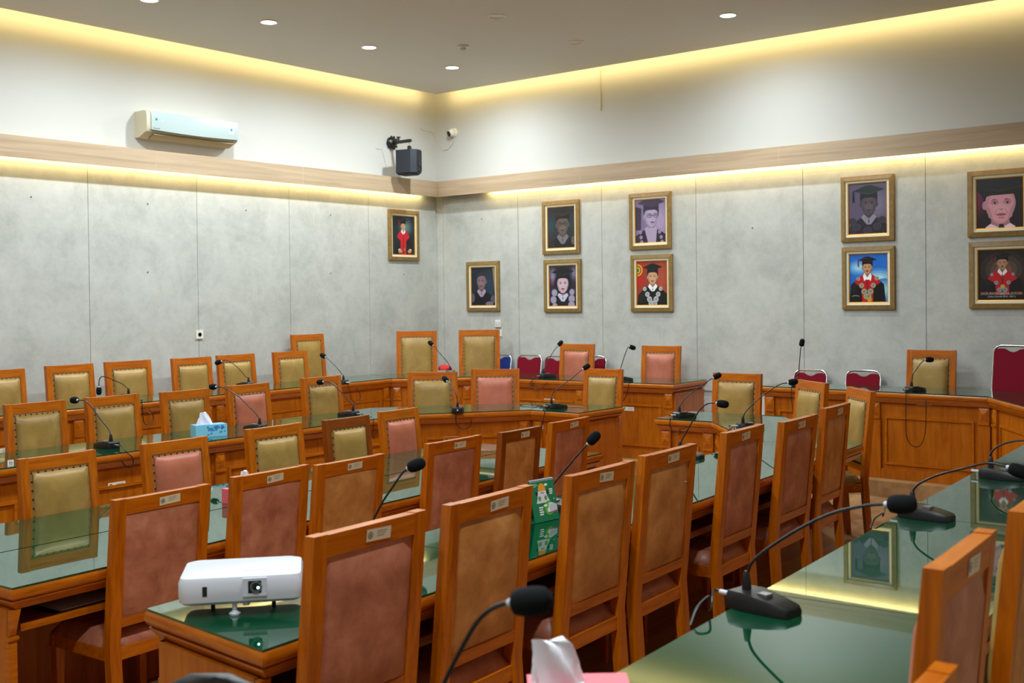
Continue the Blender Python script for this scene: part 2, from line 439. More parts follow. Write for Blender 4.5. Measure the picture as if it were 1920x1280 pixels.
def chair(corner_px, floor_z, facing, plane, label, front='olive', back='tan', dark=False, group=None, sticker=False, H=CH, W=CW, arms=False, seat=None, ztop=None, wfix=None):
    """plane: (point, direction) of the vertical plane that the row's backs stand in; the chair goes where the sight line meets it"""
    xl, yl, xr, yr = corner_px
    if plane is not None:
        p0 = Vector((plane[0][0], plane[0][1], 0)); dr = Vector((plane[1][0], plane[1][1], 0)).normalized()
        n = Vector((dr.y, -dr.x, 0))
        t = at_plane((xl+xr)/2, (yl+yr)/2, p0, n)
    else:
        t = at_z((xl+xr)/2, (yl+yr)/2, ztop)
    ff = R(facing); fd = Vector((math.cos(ff), math.sin(ff), 0))
    sd = Vector((-fd.y, fd.x, 0))
    a, b_ = at_plane(xl, yl, t, fd), at_plane(xr, yr, t, fd)
    # the sight line also takes in one side face of the posts: leave it out of the width
    v = Vector((-t.x, -t.y, 0)).normalized(); ex = 0.042*min(abs(v.dot(sd)/v.dot(fd)), 1.5)
    wd = (b_-a).normalized()
    if v.dot(fd) < 0: t = t+wd*(ex*0.3)
    w = wfix or min(max((b_-a).length-ex, 0.42), 0.50)
    h = t.z-floor_z
    root = thing('armchair' if arms else 'wooden_chair', label, 'chair', (0, 0, 0), ff, group)
    wv, wh = ('dark_v', 'dark_h') if dark else ('wood_v', 'wood_h')
    zs = h/H
    off = fd*(0.06)
    root.location = (t.x+off.x, t.y+off.y, floor_z)
    root.scale = (1, w/W, zs)
    for k, (nm, me) in chair_meshes(H, W, front, back, wv, wh, seat or front).items():
        o = link(nm, me, root)
        if k == 'pad': o['label'] = {'olive': 'olive leather', 'pink': 'dusty pink leather'}[front]+' padded backrest front'
        if k == 'rear': o['label'] = {'tan': 'tan', 'rust': 'rust brown'}[back]+' leather back of the backrest'
    if sticker:
        s = link('inventory_sticker', sticker_mesh(), root)
        zz = H-0.036; s.location = (lean(zz, H)-0.0205, -0.02+random.uniform(-.02, .02), zz)
        s.rotation_euler = (random.uniform(-.06, .06), -math.atan2(0.06, H-0.45), 0)
        s['label'] = 'cream paper inventory sticker'
    if arms:
        for s_ in (-1, 1):
            b = MB(); y = s_*(W/2+0.012)
            b.loft([[(x, y-0.024, z), (x, y+0.024, z), (x, y+0.024, z+0.03), (x, y-0.024, z+0.03)] for x, z in ((-0.02, 0.64), (0.12, 0.655), (0.22, 0.648), (0.26, 0.63))])
            o = b.build('armrest', M[wh], root, bevel=0.008)
            MB().loft([[(0.21-w_, y-w_, z), (0.21+w_, y-w_, z), (0.21+w_, y+w_, z), (0.21-w_, y+w_, z)] for z, w_ in ((0.37, 0.016), (0.64, 0.018))]).build('arm_post', M[wv], root, bevel=0.004)
    return root

RW = 3.6                                  # the rows stand 3.6 degrees off the wall
ROWD = (-0.063, 1.0)
L3P, L2P = ((-9.42, 5.37), ROWD), ((-7.50, 4.6), (-0.05, 1))
L1P, R1P, R2P, R3P = ((-5.80, 3.6), ROWD), ((-4.25, 2.9), ROWD), ((-2.435, 2.38), ROWD), ((-0.66, 2.3), ROWD)
G3, G2, G1 = 'chairs of the upper row along the left wall', 'chairs of the middle ring of desks', 'chairs on the far side of the long centre table'
GR1, GR2, GR3, GO = 'chairs backing onto the projector table', 'chairs behind the projector table', 'chairs at the nearest table', 'chairs along the back wall'

olive = 'olive-backed wooden chair'
for px, lab in (((-45, 696, 47, 690), 'olive wooden chair cut by the photo edge, farthest from the corner along the side wall'),
        ((82.5, 685.5, 176, 681.5), 'olive wooden chair before the side wall, second in from the photo edge'),
        ((194, 678, 284, 674.5), 'olive wooden chair before the side wall behind a drooping microphone'),
        ((319, 672, 397, 668), 'olive wooden chair before the side wall, just below the round wall socket'),
        ((404, 665.5, 478, 663), 'olive wooden chair before the side wall with a microphone head across its top corner'),
        ((509, 660, 576, 657), 'olive wooden chair overlapping a taller armchair behind it, nearest the corner in the side row')):
    chair(px, Z3, RW, ((-9.27, 5.37), ROWD) if px[0] == 509 else L3P, lab, 'olive', 'tan', group=G3)
for px, lab, fr in (((5, 758, 125, 750), 'olive wooden chair in the middle row, farthest from the corner', 'olive'),
        ((157, 745, 262, 738), 'olive wooden chair in the middle row behind a long leaning gooseneck microphone', 'olive'),
        ((298, 735, 392, 728), 'olive wooden chair in the middle row right behind the blue tissue box', 'olive'),
        ((421, 724, 506, 716), 'dusty pink wooden chair of the middle row, the only pink one along its straight side', 'pink'),
        ((562, 708, 640, 704), 'olive wooden chair in the middle row beside the desk bend, microphone across its top', 'olive')):
    chair(px, Z2, RW, L2P, lab, fr, 'tan', group=G2)
chair((764, 697, 858, 697), Z2, -52, None, 'olive wooden chair facing the camera with white light glare on its frame', 'olive', group=G2, ztop=1.20)
chair((883, 692, 974, 691), Z2, -55, None, 'dusty pink wooden chair with light glare, beside the glaring olive chair in the middle ring', 'pink', group=G2, ztop=1.20)
chair((1095, 690, 1169, 692.5), Z2, -86, None, 'olive wooden chair at the end of the middle ring next to the aisle', 'olive', group=G2, ztop=1.20)
for px, lab, fr, dk in (((31, 860, 182, 842.5), 'olive wooden chair mirrored in green glass at the near end of the centre table', 'olive', 0),
        ((262, 832.5, 391, 817), 'dusty pink wooden chair at the centre table, below the blue tissue box', 'pink', 0),
        ((457, 804, 569, 792.5), 'olive wooden chair in honey wood, third along the far side of the centre table', 'olive', 0),
        ((603, 788, 694, 777), 'olive wooden chair with a darker brown frame on the far side of the centre table', 'olive', 1),
        ((707, 773, 785, 762), 'dusty pink wooden chair last along the far side of the centre table', 'pink', 0)):
    chair(px, Z1, RW, L1P, lab, fr, 'rust', dark=bool(dk), group=G1)
for px, lab, bk, dk in (((206, 933.5, 395, 910.5), 'rust-backed wooden chair seen from behind beside the near end of the centre table', 'rust', 0),
        ((428, 894, 580, 871), 'rust-backed wooden chair seen from behind, directly behind the white projector', 'rust', 0),
        ((583, 870, 723, 852), 'tan-backed wooden chair seen from behind, touching the rust one behind the projector', 'tan', 0),
        ((786, 831, 909, 816), 'rust-backed wooden chair with a torn sticker seen from behind at the centre table', 'rust', 0),
        ((930, 814, 1014, 796), 'tan-backed wooden chair with a dark brown frame behind the green desk calendar', 'tan', 1),
        ((1025, 796, 1104.5, 778), 'rust-backed wooden chair at the far end of the centre table next to the dark-framed one', 'rust', 0)):
    chair(px, Z1, 180+RW, R1P, lab, 'pink' if bk == 'rust' else 'olive', bk, dark=bool(dk), group=GR1, sticker=True, seat='rust')
for px, lab, bk in (((571, 1003, 801.5, 957), 'largest rust-backed wooden chair in the foreground, right next to the white projector', 'rust'),
        ((825.6, 946.6, 999.5, 909), 'tan-backed wooden chair in the foreground between the largest chair and the green calendar', 'tan'),
        ((1054.8, 892, 1190, 863.5), 'tan-backed wooden chair standing just past the green desk calendar', 'tan'),
        ((1195, 855.5, 1304.5, 831), 'tan-backed wooden chair with white scuffs on its leather, fourth along the projector table', 'tan'),
        ((1350, 814, 1430, 793), 'rust-backed wooden chair apart from its neighbours, fifth along the projector table', 'rust'),
        ((1459, 792, 1531, 775.5), 'rust-backed wooden chair last but one along the projector table', 'rust'),
        ((1539, 769, 1591, 752), 'tan-backed narrow-looking wooden chair last along the projector table', 'tan')):
    chair(px, Z2, 180+RW, R2P, lab, 'pink' if bk == 'rust' else 'olive', bk, group=GR2, sticker=True, seat='rust')
chair((1746, 1070, 1854, 988), Z3, 180+RW, ((-0.70, 2.3), ROWD), 'rust-backed wooden chair leaning over the nearest green glass table', 'pink', 'rust', group=GR3, sticker=True, seat='rust', wfix=0.425)
chair((1897, 965, 1985, 900), Z3, 180+RW, ((-0.70, 2.3), ROWD), 'tan-backed wooden chair cut off by the photo edge at the nearest table', 'olive', 'tan', group=GR3, sticker=True, seat='rust', wfix=0.48)
chair((1590, 1412, 1790, 1246), Z3, 180+RW, ((-0.64, 2.3), ROWD), 'wooden chair whose top corner alone shows at the bottom photo edge', 'pink', 'rust', group=GR3, sticker=True, seat='rust', wfix=0.48)
BKP = ((-6, 10.42), (1, 0.03))
chair((1050, 644, 1116, 645), Z3, -84, BKP, 'dusty pink wooden chair by the back wall in front of the red folding chairs', 'pink', group=GO)
chair((1203, 648, 1278, 648), Z3, -84, BKP, 'dusty pink wooden chair by the back wall at the desk end next to the aisle', 'pink', group=GO)
chair((1700, 655.5, 1794, 656.5), Z3, -88, ((-3.5, 10.42), (1, 0)), 'olive wooden chair by the back wall behind a microphone, below the gap between portraits', 'olive', group=GO)
chair((1336, 698, 1430, 701), Z2, -87, None, 'olive wooden chair facing the camera at the desk across the aisle', 'olive', group=G2, ztop=1.20)
chair((1499, 711, 1548, 718), Z2, -128, None, 'olive wooden chair turned sideways at the desk bend across the aisle, farther of two', 'olive', group=G2, ztop=1.20, wfix=0.47)
chair((1597, 723, 1632, 735), Z2, -138, None, 'olive wooden chair turned sideways at the desk bend across the aisle, nearer of two', 'olive', group=G2, ztop=1.21, wfix=0.47)
TH = 1.25
chair((743, 620.5, 819, 620), Z3, -46, ((-9.36, 9.74), (1, 1)), 'tall olive armchair in the room corner beside a red cloth', 'olive', group='tall armchairs in the corner', H=TH, W=0.5, arms=True)
chair((860, 618.5, 937, 617.5), Z3, -52, ((-8.80, 10.28), (1, 0.8)), 'tall olive armchair below the portrait of a bareheaded man and the white switch', 'olive', group='tall armchairs in the corner', H=TH, W=0.5, arms=True)
chair((544, 628, 607, 625), Z3, RW, ((-9.74, 8.35), (0, 1)), 'tall olive armchair against the side wall behind a smaller chair', 'olive', group='tall armchairs in the corner', H=TH, W=0.5, arms=True, wfix=0.485)

# ------------------------------------------------------------------ desks
def inset(poly, ds):
    """move each edge i (poly[i] to poly[i+1]) inwards by ds[i]"""
    n = len(poly); P = [Vector((p[0], p[1])) for p in poly]
    area = sum(P[i].x*P[(i+1) % n].y-P[(i+1) % n].x*P[i].y for i in range(n))
    s = 1 if area > 0 else -1
    lines = []
    for i in range(n):
        a, b = P[i], P[(i+1) % n]; t = (b-a).normalized(); nn = Vector((-t.y, t.x))*s
        lines.append((a+nn*ds[i], t))
    out = []
    for i in range(n):
        (a, t), (b, u) = lines[i-1], lines[i]
        cr = t.x*u.y-t.y*u.x
        k = ((b-a).x*u.y-(b-a).y*u.x)/cr
        p = a+t*k; out.append((p.x, p.y))
    return out

def print_rects(b, o, ux, uz, rects, e0):
    for (x0, z0, x1, z1, c), e in rects:
        b.poly([tuple(o+ux*x+uz*z+e0*e) for x, z in ((x0, z0), (x1, z0), (x1, z1), (x0, z1))], c)

def desk(F0, F1, B1, B0, fz, label, group, free0=False, free1=False, tags=(), plain_front=False, pil=(True, True), posts=(False, False)):
    c = Vector(((F0[0]+F1[0]+B0[0]+B1[0])/4, (F0[1]+F1[1]+B0[1]+B1[1])/4, fz))
    root = thing('conference_desk', label, 'desk', c, 0, group)
    loc = lambda p: (p[0]-c.x, p[1]-c.y)
    P = inset([loc(F0), loc(F1), loc(B1), loc(B0)], [0, 0.0012, 0, 0.0012])
    fr = lambda d, k=1.0: [d, d if free1 else 0.0, d, d if free0 else 0.0]
    # edge moulding of the top in steps
    b = MB()
    st = [(0.620+0.045, 0.034), (0.683, 0.022), (0.692, 0.014), (0.700, 0.010), (0.704, 0.016), (0.712, 0.004), (0.722, 0.0), (0.742, 0.0), (0.752, 0.006)]
    b.loft([[(p[0], p[1], z) for p in inset(P, fr(d))] for z, d in st])
    b.build('table_top', M['edge'], root, angle=50)
    g = inset(P, [0.006, 0.006 if free1 else 0.0012, 0.006, 0.006 if free0 else 0.0012])
    b = MB(); b.prism(g, 0.7525, 0.7605)
    b.build('glass_top', M['glass'], root, bevel=0.0015, seg=2)
    # carcass
    D = inset(P, [0.045, 0.014 if free1 else 0.001, 0.06, 0.014 if free0 else 0.001])
    f0, f1, b1, b0 = [Vector((p[0], p[1], 0)) for p in D]
    ux = (f1-f0).normalized(); L = (f1-f0).length
    nin = Vector((-ux.y, ux.x, 0))
    if nin.dot((b0+b1)/2-(f0+f1)/2) < 0: nin = -nin
    up_ = Vector((0, 0, 1))
    def fbox(b, u0, u1, d0, d1, z0, z1, o=None, ax=None, ni=None):
        o = f0 if o is None else o; ax = ux if ax is None else ax; ni = nin if ni is None else ni
        pts = [o+ax*u+ni*d for u, d in ((u0, d0), (u1, d0), (u1, d1), (u0, d1))]
        b.hexa([tuple(p+up_*z0) for p in pts], [tuple(p+up_*z1) for p in pts])
    b = MB(); fbox(b, 0, L, 0.018, 0.036, 0.0, 0.665)
    b.build('front_panel', M['desk'], root)
    if not plain_front:
        # plinth and raised moulding frame
        b = MB(); fbox(b, 0.003, L-0.003, -0.004, 0.018, 0.0, 0.075)
        fbox(b, 0, L, 0.002, 0.018, 0.075, 0.088)
        b.build('plinth', M['desk'], root, bevel=0.004)
        m0, m1, za, zb, w = 0.15, L-0.15, 0.125, 0.545, 0.020
        if m1-m0 > 0.06:
            b = MB()
            fbox(b, m0, m1, 0.006, 0.018, zb-w, zb); fbox(b, m0, m1, 0.006, 0.018, za, za+w)
            fbox(b, m0, m0+w, 0.006, 0.018, za+w, zb-w); fbox(b, m1-w, m1, 0.006, 0.018, za+w, zb-w)
            b.build('panel_moulding', M['edge'], root, bevel=0.005)
        # pilasters with a pyramid block
        for on, u in zip(pil, (0.016, L-0.116)):
            if not on: continue
            b = MB()
            fbox(b, u, u+0.10, -0.006, 0.018, 0.0, 0.52); fbox(b, u+0.004, u+0.096, -0.016, 0.018, 0.52, 0.535)
            fbox(b, u+0.006, u+0.094, -0.004, 0.018, 0.535, 0.66)
            b.build('pilaster', M['desk'], root, bevel=0.003)
            b = MB()
            q = [f0+ux*(u+a)+up_*z-nin*0.004 for a, z in ((0.012, 0.545), (0.088, 0.545), (0.088, 0.655), (0.012, 0.655))]
            t = [f0+ux*(u+0.05+a)+up_*(0.60+z)-nin*0.022 for a, z in ((-0.006, -0.006), (0.006, -0.006), (0.006, 0.006), (-0.006, 0.006))]
            b.hexa([tuple(p) for p in q], [tuple(p) for p in t])
            b.build('pyramid_block', M['edge'], root)
    # sides
    for k, (fa, ba, fre) in enumerate(((f0, b0, free0), (f1, b1, free1))):
        ax = (ba-fa).normalized(); ll = (ba-fa).length
        ni = ux if k == 0 else -ux
        b = MB(); fbox(b, 0.02, ll if fre else 0.12, 0.0, 0.018, 0.0, 0.665, fa, ax, ni)
        b.build('side_panel', M['desk'], root)
        # post on the chair side
        if not (fre or posts[k]): continue
        b = MB()
        fbox(b, ll-0.02, ll+0.008, -0.002 if fre else 0.0, 0.036, 0.0, 0.54, fa, ax, ni)
        fbox(b, ll-0.02, ll+0.018, -0.002 if fre else 0.0, 0.040, 0.54, 0.553, fa, ax, ni)
        q = [fa+ax*(ll+0.004)+ni*a+up_*z for a, z in ((0.0, 0.555), (0.034, 0.555), (0.042, 0.663), (0.0, 0.663))]
        t = [fa+ax*(ll+0.030)+ni*a+up_*z for a, z in ((0.010, 0.60), (0.026, 0.60), (0.042, 0.663), (0.0, 0.663))]
        b.hexa([tuple(p) for p in q], [tuple(p) for p in t])
        b.build('corner_post', M['edge'], root, bevel=0.002)
    # document shelf with its rail
    b = MB(); bo = (b1-b0); bl = bo.length; bx = bo/bl
    b.prism([tuple((f0+ux*0.025+nin*0.04)[:2]), tuple((f1-ux*0.025+nin*0.04)[:2]), tuple((b1-bx*0.025-nin*0.05)[:2]), tuple((b0+bx*0.025-nin*0.05)[:2])], 0.560, 0.572)
    b.build('shelf', M['desk'], root)
    b = MB(); fbox(b, 0.075, bl-0.075, -0.05, -0.028, 0.555, 0.585, b0, bx, nin)
    b.build('shelf_rail', M['edge'], root, bevel=0.003)
    # paper tags stuck on the front
    for px, py, kind in tags:
        o = at_plane(px, py, Vector((c.x, c.y, 0))+f0+nin*0.016, nin) - c
        b = MB(); e = -nin
        side = ux if ux.dot(rgt) > 0 else -ux
        if kind == 'num':
            print_rects(b, o, side, up_, [((-0.02, -0.02, 0.02, 0.02, (228, 226, 220)), 0.0), ((-0.008, -0.010, -0.003, 0.010, (70, 70, 70)), 0.0004), ((0.002, -0.010, 0.010, -0.006, (70, 70, 70)), 0.0004), ((0.002, 0.004, 0.010, 0.008, (70, 70, 70)), 0.0004), ((0.006, -0.006, 0.010, 0.004, (70, 70, 70)), 0.0004)], e)
            b.build('number_tag', M['sticker'], root, smooth=False)
        else:
            print_rects(b, o, side, up_, [((-0.066, -0.02, 0.066, 0.02, (226, 224, 214)), 0.0), ((0.0, 0.004, 0.052, 0.007, (120, 120, 110)), 0.0004), ((-0.012, -0.004, 0.056, -0.001, (130, 130, 120)), 0.0004), ((0.0, -0.012, 0.046, -0.009, (130, 130, 120)), 0.0004)], e)
            b.poly([tuple(o+side*(-0.044+0.013*math.cos(2*PI*k/14))+up_*0.013*math.sin(2*PI*k/14)+e*0.0004) for k in range(14)], (74, 100, 40))
            b.poly([tuple(o+side*(-0.044+0.006*math.cos(2*PI*k/14))+up_*0.006*math.sin(2*PI*k/14)+e*0.0008) for k in range(14)], (210, 190, 70))
            b.build('inventory_label', M['sticker'], root, smooth=False)
    return root

def offset_line(pts, ds):
    P = [Vector(p) for p in pts]; n = len(P); L = []
    for a, b, d in zip(P, P[1:], ds):
        t = (b-a).normalized(); L.append((a+Vector((t.y, -t.x))*d, t))
    out = [L[0][0]]
    for (a, t), (b, u) in zip(L, L[1:]):
        k = ((b-a).x*u.y-(b-a).y*u.x)/(t.x*u.y-t.y*u.x); out.append(a+t*k)
    e = P[-1]-P[-2]; out.append(L[-1][0]+e)
    return [tuple(p) for p in out]

def lerp(a, b, t): return (a[0]+(b[0]-a[0])*t, a[1]+(b[1]-a[1])*t)
def run(front, depth, fz, segs, group, side, end=None):
    """segs: for each stretch a list of (fraction start, fraction end, label, tags)"""
    ns = len(front)-1
    dl = depth if isinstance(depth, (list, tuple)) else [depth]*ns
    back = offset_line(front, [d*side for d in dl])
    for i, units in enumerate(segs):
        a, b_, qa, qb = front[i], front[i+1], back[i], back[i+1]
        T = Vector((b_[0]-a[0], b_[1]-a[1])); T.normalize(); N = Vector((T.y, -T.x))*side*dl[i]
        for u in units:
            t0, t1, lab = u[:3]; tg = u[3] if len(u) > 3 else ()
            f0, f1 = lerp(a, b_, t0), lerp(a, b_, t1)
            k0 = qa if t0 == 0 else (f0[0]+N.x, f0[1]+N.y)
            k1 = (end or qb) if (t1 == 1 and i == ns-1) else qb if t1 == 1 else (f1[0]+N.x, f1[1]+N.y)
            desk(f0, f1, k1, k0, fz, lab, group, free0=(i == 0 and t0 == 0), free1=(i == ns-1 and t1 == 1), tags=tg, posts=u[4] if len(u) > 4 else (False, False))

def thirds(n, labs, tags=None):
    return [(k/n, (k+1)/n, labs[k], (tags or {}).get(k, ())) for k in range(n)]
def splits(fr, labs, tags=None, posts=None):
    return [(fr[k], fr[k+1], labs[k], (tags or {}).get(k, ()), (posts or {}).get(k, (False, False))) for k in range(len(labs))]
OLF = [(-8.33, 3.40), (-8.67, 8.69), (-8.05, 9.30), (-5.61, 9.46)]
ORF = [(-4.82, 9.69), (-2.74, 9.57), (-1.81, 8.18), (-1.27, 0.25)]
MLF = [(-6.56, 2.40), (-6.765, 7.00), (-6.12, 7.85), (-5.59, 7.85)]
MRF = [(-4.83, 7.83), (-4.33, 7.86), (-3.48, 6.92), (-3.17, 2.05)]
GW = 'desks of the outer ring'; GM = 'desks of the middle ring'; GC = 'desks of the long centre table'
run(OLF, [0.68, 0.75, 0.75], Z3, [
    splits([(3.40-3.40)/5.29, 1.58/5.29, 2.90/5.29, 4.28/5.29, 1], ['wooden desk with dark glass in the side-wall row, farthest from the room corner',
               'wooden desk with dark glass in the side-wall row, holding the drooping microphone',
               'wooden desk with dark glass in the side-wall row, third towards the corner',
               'wooden desk with dark glass in the side-wall row, last straight one before the corner bend'],
           {1: ((282, 770, 'num'),), 0: ((5, 845, 'lab'),), 2: ((411, 746, 'num'),), 3: ((672, 728, 'num'), (654, 789, 'lab'))}),
    [(0, 1, 'short slanted wooden corner desk of the outer ring before the tall armchairs')],
    [(0, 0.58, 'wooden outer desk in front of the red folding chairs, looped cable on its front', ((1027, 721, 'num'), (1030, 751, 'lab'))),
     (0.58, 1, 'wooden desk of the outer ring whose open end faces the aisle', ((1184, 727, 'num'), (1178, 766, 'lab')))]], GW, -1)
run(ORF, [0.60, 0.66, 0.60], Z3, [
    [(0, 0.5, 'wooden desk of the outer ring across the aisle, with the upright microphone'), (0.5, 1, 'wooden desk of the outer ring with a long cable loop hanging on its front', ((1712, 752, 'num'), (1733, 755, 'lab')))],
    [(0, 1, 'slanted wooden corner desk of the outer ring in front of the red high-backed folding chair')],
    thirds(6, ['wooden desk with dark glass at the far end of the nearest table row', 'wooden desk with dark glass reflecting two portraits, nearest table row',
               'wooden desk of the nearest table row mirroring the man on grey', 'wooden desk of the nearest table row with the yellow light reflection',
               'green-topped wooden desk of the nearest row under the tissue box', 'green-topped wooden desk of the nearest row carrying the blurred microphone'])], GW, -1)
run(MLF, 0.70, Z2, [
    [(0, 0.261, 'wooden desk of the middle ring at the photo edge, farthest from the corner', ((20, 868, 'num'),)),
     (0.261, 0.548, 'wooden desk of the middle ring with a microphone and label near the pink chair', ((238, 862, 'num'), (219, 909, 'lab'))),
     (0.548, 0.837, 'wooden desk of the middle ring carrying the blue tissue box end'), (0.837, 1, 'wooden desk of the middle ring, last straight one before its slanted part', ((703, 800, 'num'),))],
    [(0, 1, 'slanted wooden desk of the middle ring in front of the glaring chairs', ((889, 786, 'num'), (846, 822, 'lab')))],
    [(0, 1, 'short wooden desk of the middle ring ending at the aisle, number tag on its front', ((1032, 785, 'num'), (1015, 800, 'num')))]], GM, -1)
run(MRF, 0.66, Z2, [
    [(0, 1, 'short wooden desk across the aisle with a dangling microphone cable', ((1283, 803, 'num'),))],
    [(0, 1, 'slanted wooden desk across the aisle before the two sideways chairs')],
    splits([0, 0.148, 0.470, 0.757, 1], ['wooden desk at the far end of the projector table', 'wooden desk of the projector table, second from its far end',
               'wooden desk of the projector table carrying the green calendar', 'wooden desk of the projector table right under the white projector'], posts={1: (False, True), 2: (True, True), 3: (True, False)})], GM, -1, end=(-2.513, 1.995))
# long centre table: two rows of desks back to back
def t1x(y): return -4.31-0.062*(y-2.2)
nlab = ['near end', 'second from the near end', 'third from the near end', 'far end next to the aisle']
dx, dy = -0.65*math.cos(R(RW)), -0.65*math.sin(R(RW))
for k in range(4):
    for ys, row in (((2.2, 3.16, 4.45, 5.82, 6.74), 0), ((2.2, 3.60, 4.42, 5.74, 6.74), 1)):
        ya, yb = ys[k], ys[k+1]
        n0, n1 = (t1x(ya), ya), (t1x(yb), yb)
        m0, m1 = (n0[0]+dx, n0[1]+dy), (n1[0]+dx, n1[1]+dy)
        e0, e1 = (m0[0]+dx, m0[1]+dy), (m1[0]+dx, m1[1]+dy)
        if row == 0: desk((m0[0]+.001, m0[1]), (m1[0]+.001, m1[1]), n1, n0, Z1, 'green-glass wooden desk, camera side of the centre table, '+nlab[k], GC, k == 0, k == 3, plain_front=True)
        else: desk((m0[0]-.001, m0[1]), (m1[0]-.001, m1[1]), e1, e0, Z1, 'green-glass wooden desk, far side of the centre table, '+nlab[k], GC, k == 0, k == 3, plain_front=True)

# white scuffs on the leather of one chair back
sc = [o for o in COL.objects if o.get('label', '').startswith('tan-backed wooden chair with white scuffs')][0]
bpy.context.view_layer.update()
inv = sc.matrix_world.inverted()
b = MB(); pn = Vector((math.cos(R(RW)), math.sin(R(RW)), 0)); tilt = 0.09
pp = sc.matrix_world @ Vector((lean(0.9)-0.0275, 0, 0.9)); pnn = (pn+Vector((0, 0, tilt))).normalized()
for cx, cy, n_ in ((1268, 880, 3), (1211, 893, 2), (1281, 901, 4)):
    for k in range(n_):
        x, y = cx+random.uniform(-4, 6), cy+random.uniform(-4, 3)
        pts = [inv @ at_plane(x+dx*random.uniform(.7, 1.3), y+dy*random.uniform(.7, 1.3), pp, pnn) for dx, dy in ((-3, 0.4), (-1, -1), (2, -1.2), (3.2, -0.2), (1, 1), (-1.6, 1.1))]
        b.poly([tuple(p) for p in pts])
o = b.build('scuff_mark', simple('white_scuff', (206, 198, 190), 0.8), sc, smooth=False); o['label'] = 'white scuff marks on the leather'
fo = thing('document_folder', 'dark plastic document folder on the shelf under the near end of the centre table', 'folder', (-4.56, 2.62, 0.5735), R(4))
b = MB(); b.box((-0.11, -0.16, 0.0), (0.11, 0.16, 0.016)); b.build('cover', M['black'], fo, bevel=0.003)
b = MB(); b.box((-0.10, -0.15, 0.016), (0.112, 0.14, 0.019)); b.build('paper_sheets', simple('paper', (190, 190, 196), 0.4), fo, bevel=0.001)

# ------------------------------------------------------------------ conference microphones
def mic(base_px, tz, neck_px, user_deg, label, plane_deg=None, head_r=0.024, cable_px=None, cable_plane=None, hang=None, base_turn=0):
    """base_px: foot of the gooseneck on the table; neck_px: pixels along the neck up to the head; user_deg: direction to the speaker"""
    z0 = tz+DH+0.0015
    p = at_z(base_px[0], base_px[1], z0+0.045)
    ud = R(user_deg); u = Vector((math.cos(ud), math.sin(ud), 0)); sd = Vector((-u.y, u.x, 0))
    pd = ud if plane_deg is None else R(plane_deg)
    n = Vector((-math.sin(pd), math.cos(pd), 0))
    root = thing('gooseneck_microphone', label, 'microphone', (p.x, p.y, z0), 0, 'conference microphones')
    o = Vector((p.x, p.y, z0))
    bu = R(user_deg+base_turn); bd = Vector((math.cos(bu), math.sin(bu), 0)); bs = Vector((-bd.y, bd.x, 0))
    b = MB()                                                   # wedge shaped base, thick where the neck stands
    def ring(x, w, h): return [tuple(bd*x+bs*y+Vector((0, 0, z))) for y, z in ((-w, 0.0), (-w*1.02, h*0.6), (-w*0.86, h), (w*0.86, h), (w*1.02, h*0.6), (w, 0.0))]
    b.loft([ring(-0.040, 0.040, 0.036), ring(-0.030, 0.048, 0.045), ring(0.02, 0.054, 0.046), ring(0.10, 0.046, 0.034), ring(0.145, 0.036, 0.026), ring(0.152, 0.032, 0.020)])
    b.build('base', M['black'], root, bevel=0.003)
    b = MB(); hb = 0.0405
    b.loft([[tuple(bd*x+bs*y+Vector((0, 0, z))) for x, y in ((0.045, -0.014), (0.075, -0.014), (0.075, 0.014), (0.045, 0.014))] for z in (0.036, 0.0455)])
    b.build('talk_button', M['steel'], root, bevel=0.002)
    pts = [Vector((0, 0, 0.045)), Vector((0, 0, 0.085))]
    for q in neck_px: pts.append(at_plane(q[0], q[1], o, n)-o)
    body = pts[:-1]
    hp = pts[-1]
    path = smooth_path(body, 6)
    t = (hp-body[-1]).normalized()
    hl = 0.036
    st = hp-t*hl*0.85
    if (st-body[-1]).dot(t) > 0.004: path.append(st)
    MB().tube(path, 0.0042, 8).build('gooseneck', M['black'], root, angle=60)
    MB().lathe([(0.013, 0.0), (0.012, 0.02), (0.0085, 0.045), (0.006, 0.05)], (0, 0, 0.044), seg=12).build('neck_socket', M['black'], root)
    MB().lathe([(0.005, -0.010), (0.0075, -0.007), (0.009, 0.0), (0.009, 0.003)], st, t, 12).build('collar', M['plastic'], root)
    k = head_r
    MB().lathe([(0.012, 0.0), (k*0.86, 0.006), (k, 0.022), (k, 0.044), (k*0.9, 0.058), (k*0.62, 0.068), (0.0, 0.072)], st, t, 16).build('foam_windscreen', M['foam'], root, angle=70)
    # plug at the back of the base
    a = -bd*0.040+Vector((0, 0, 0.022)); e = a-bd*0.05
    MB().tube([a, e], 0.0065, 10).build('plug', M['plastic'] if len(label) % 2 else M['steel'], root)
    if cable_px:
        cp, cn = cable_plane
        cq = [at_plane(x, y, cp, cn)-o for x, y in cable_px]
        over = Vector((cq[0].x, cq[0].y, 0.010))
        s1 = e-bd*0.02
        md = s1.lerp(over, 0.6); md.z = 0.012
        cpts = [e, s1]+([md] if (over-s1).length > 0.12 else [])+[over]+cq
        MB().tube(smooth_path(cpts, 6), 0.0035, 6).build('cable', M['black'], root, angle=60)
    return root

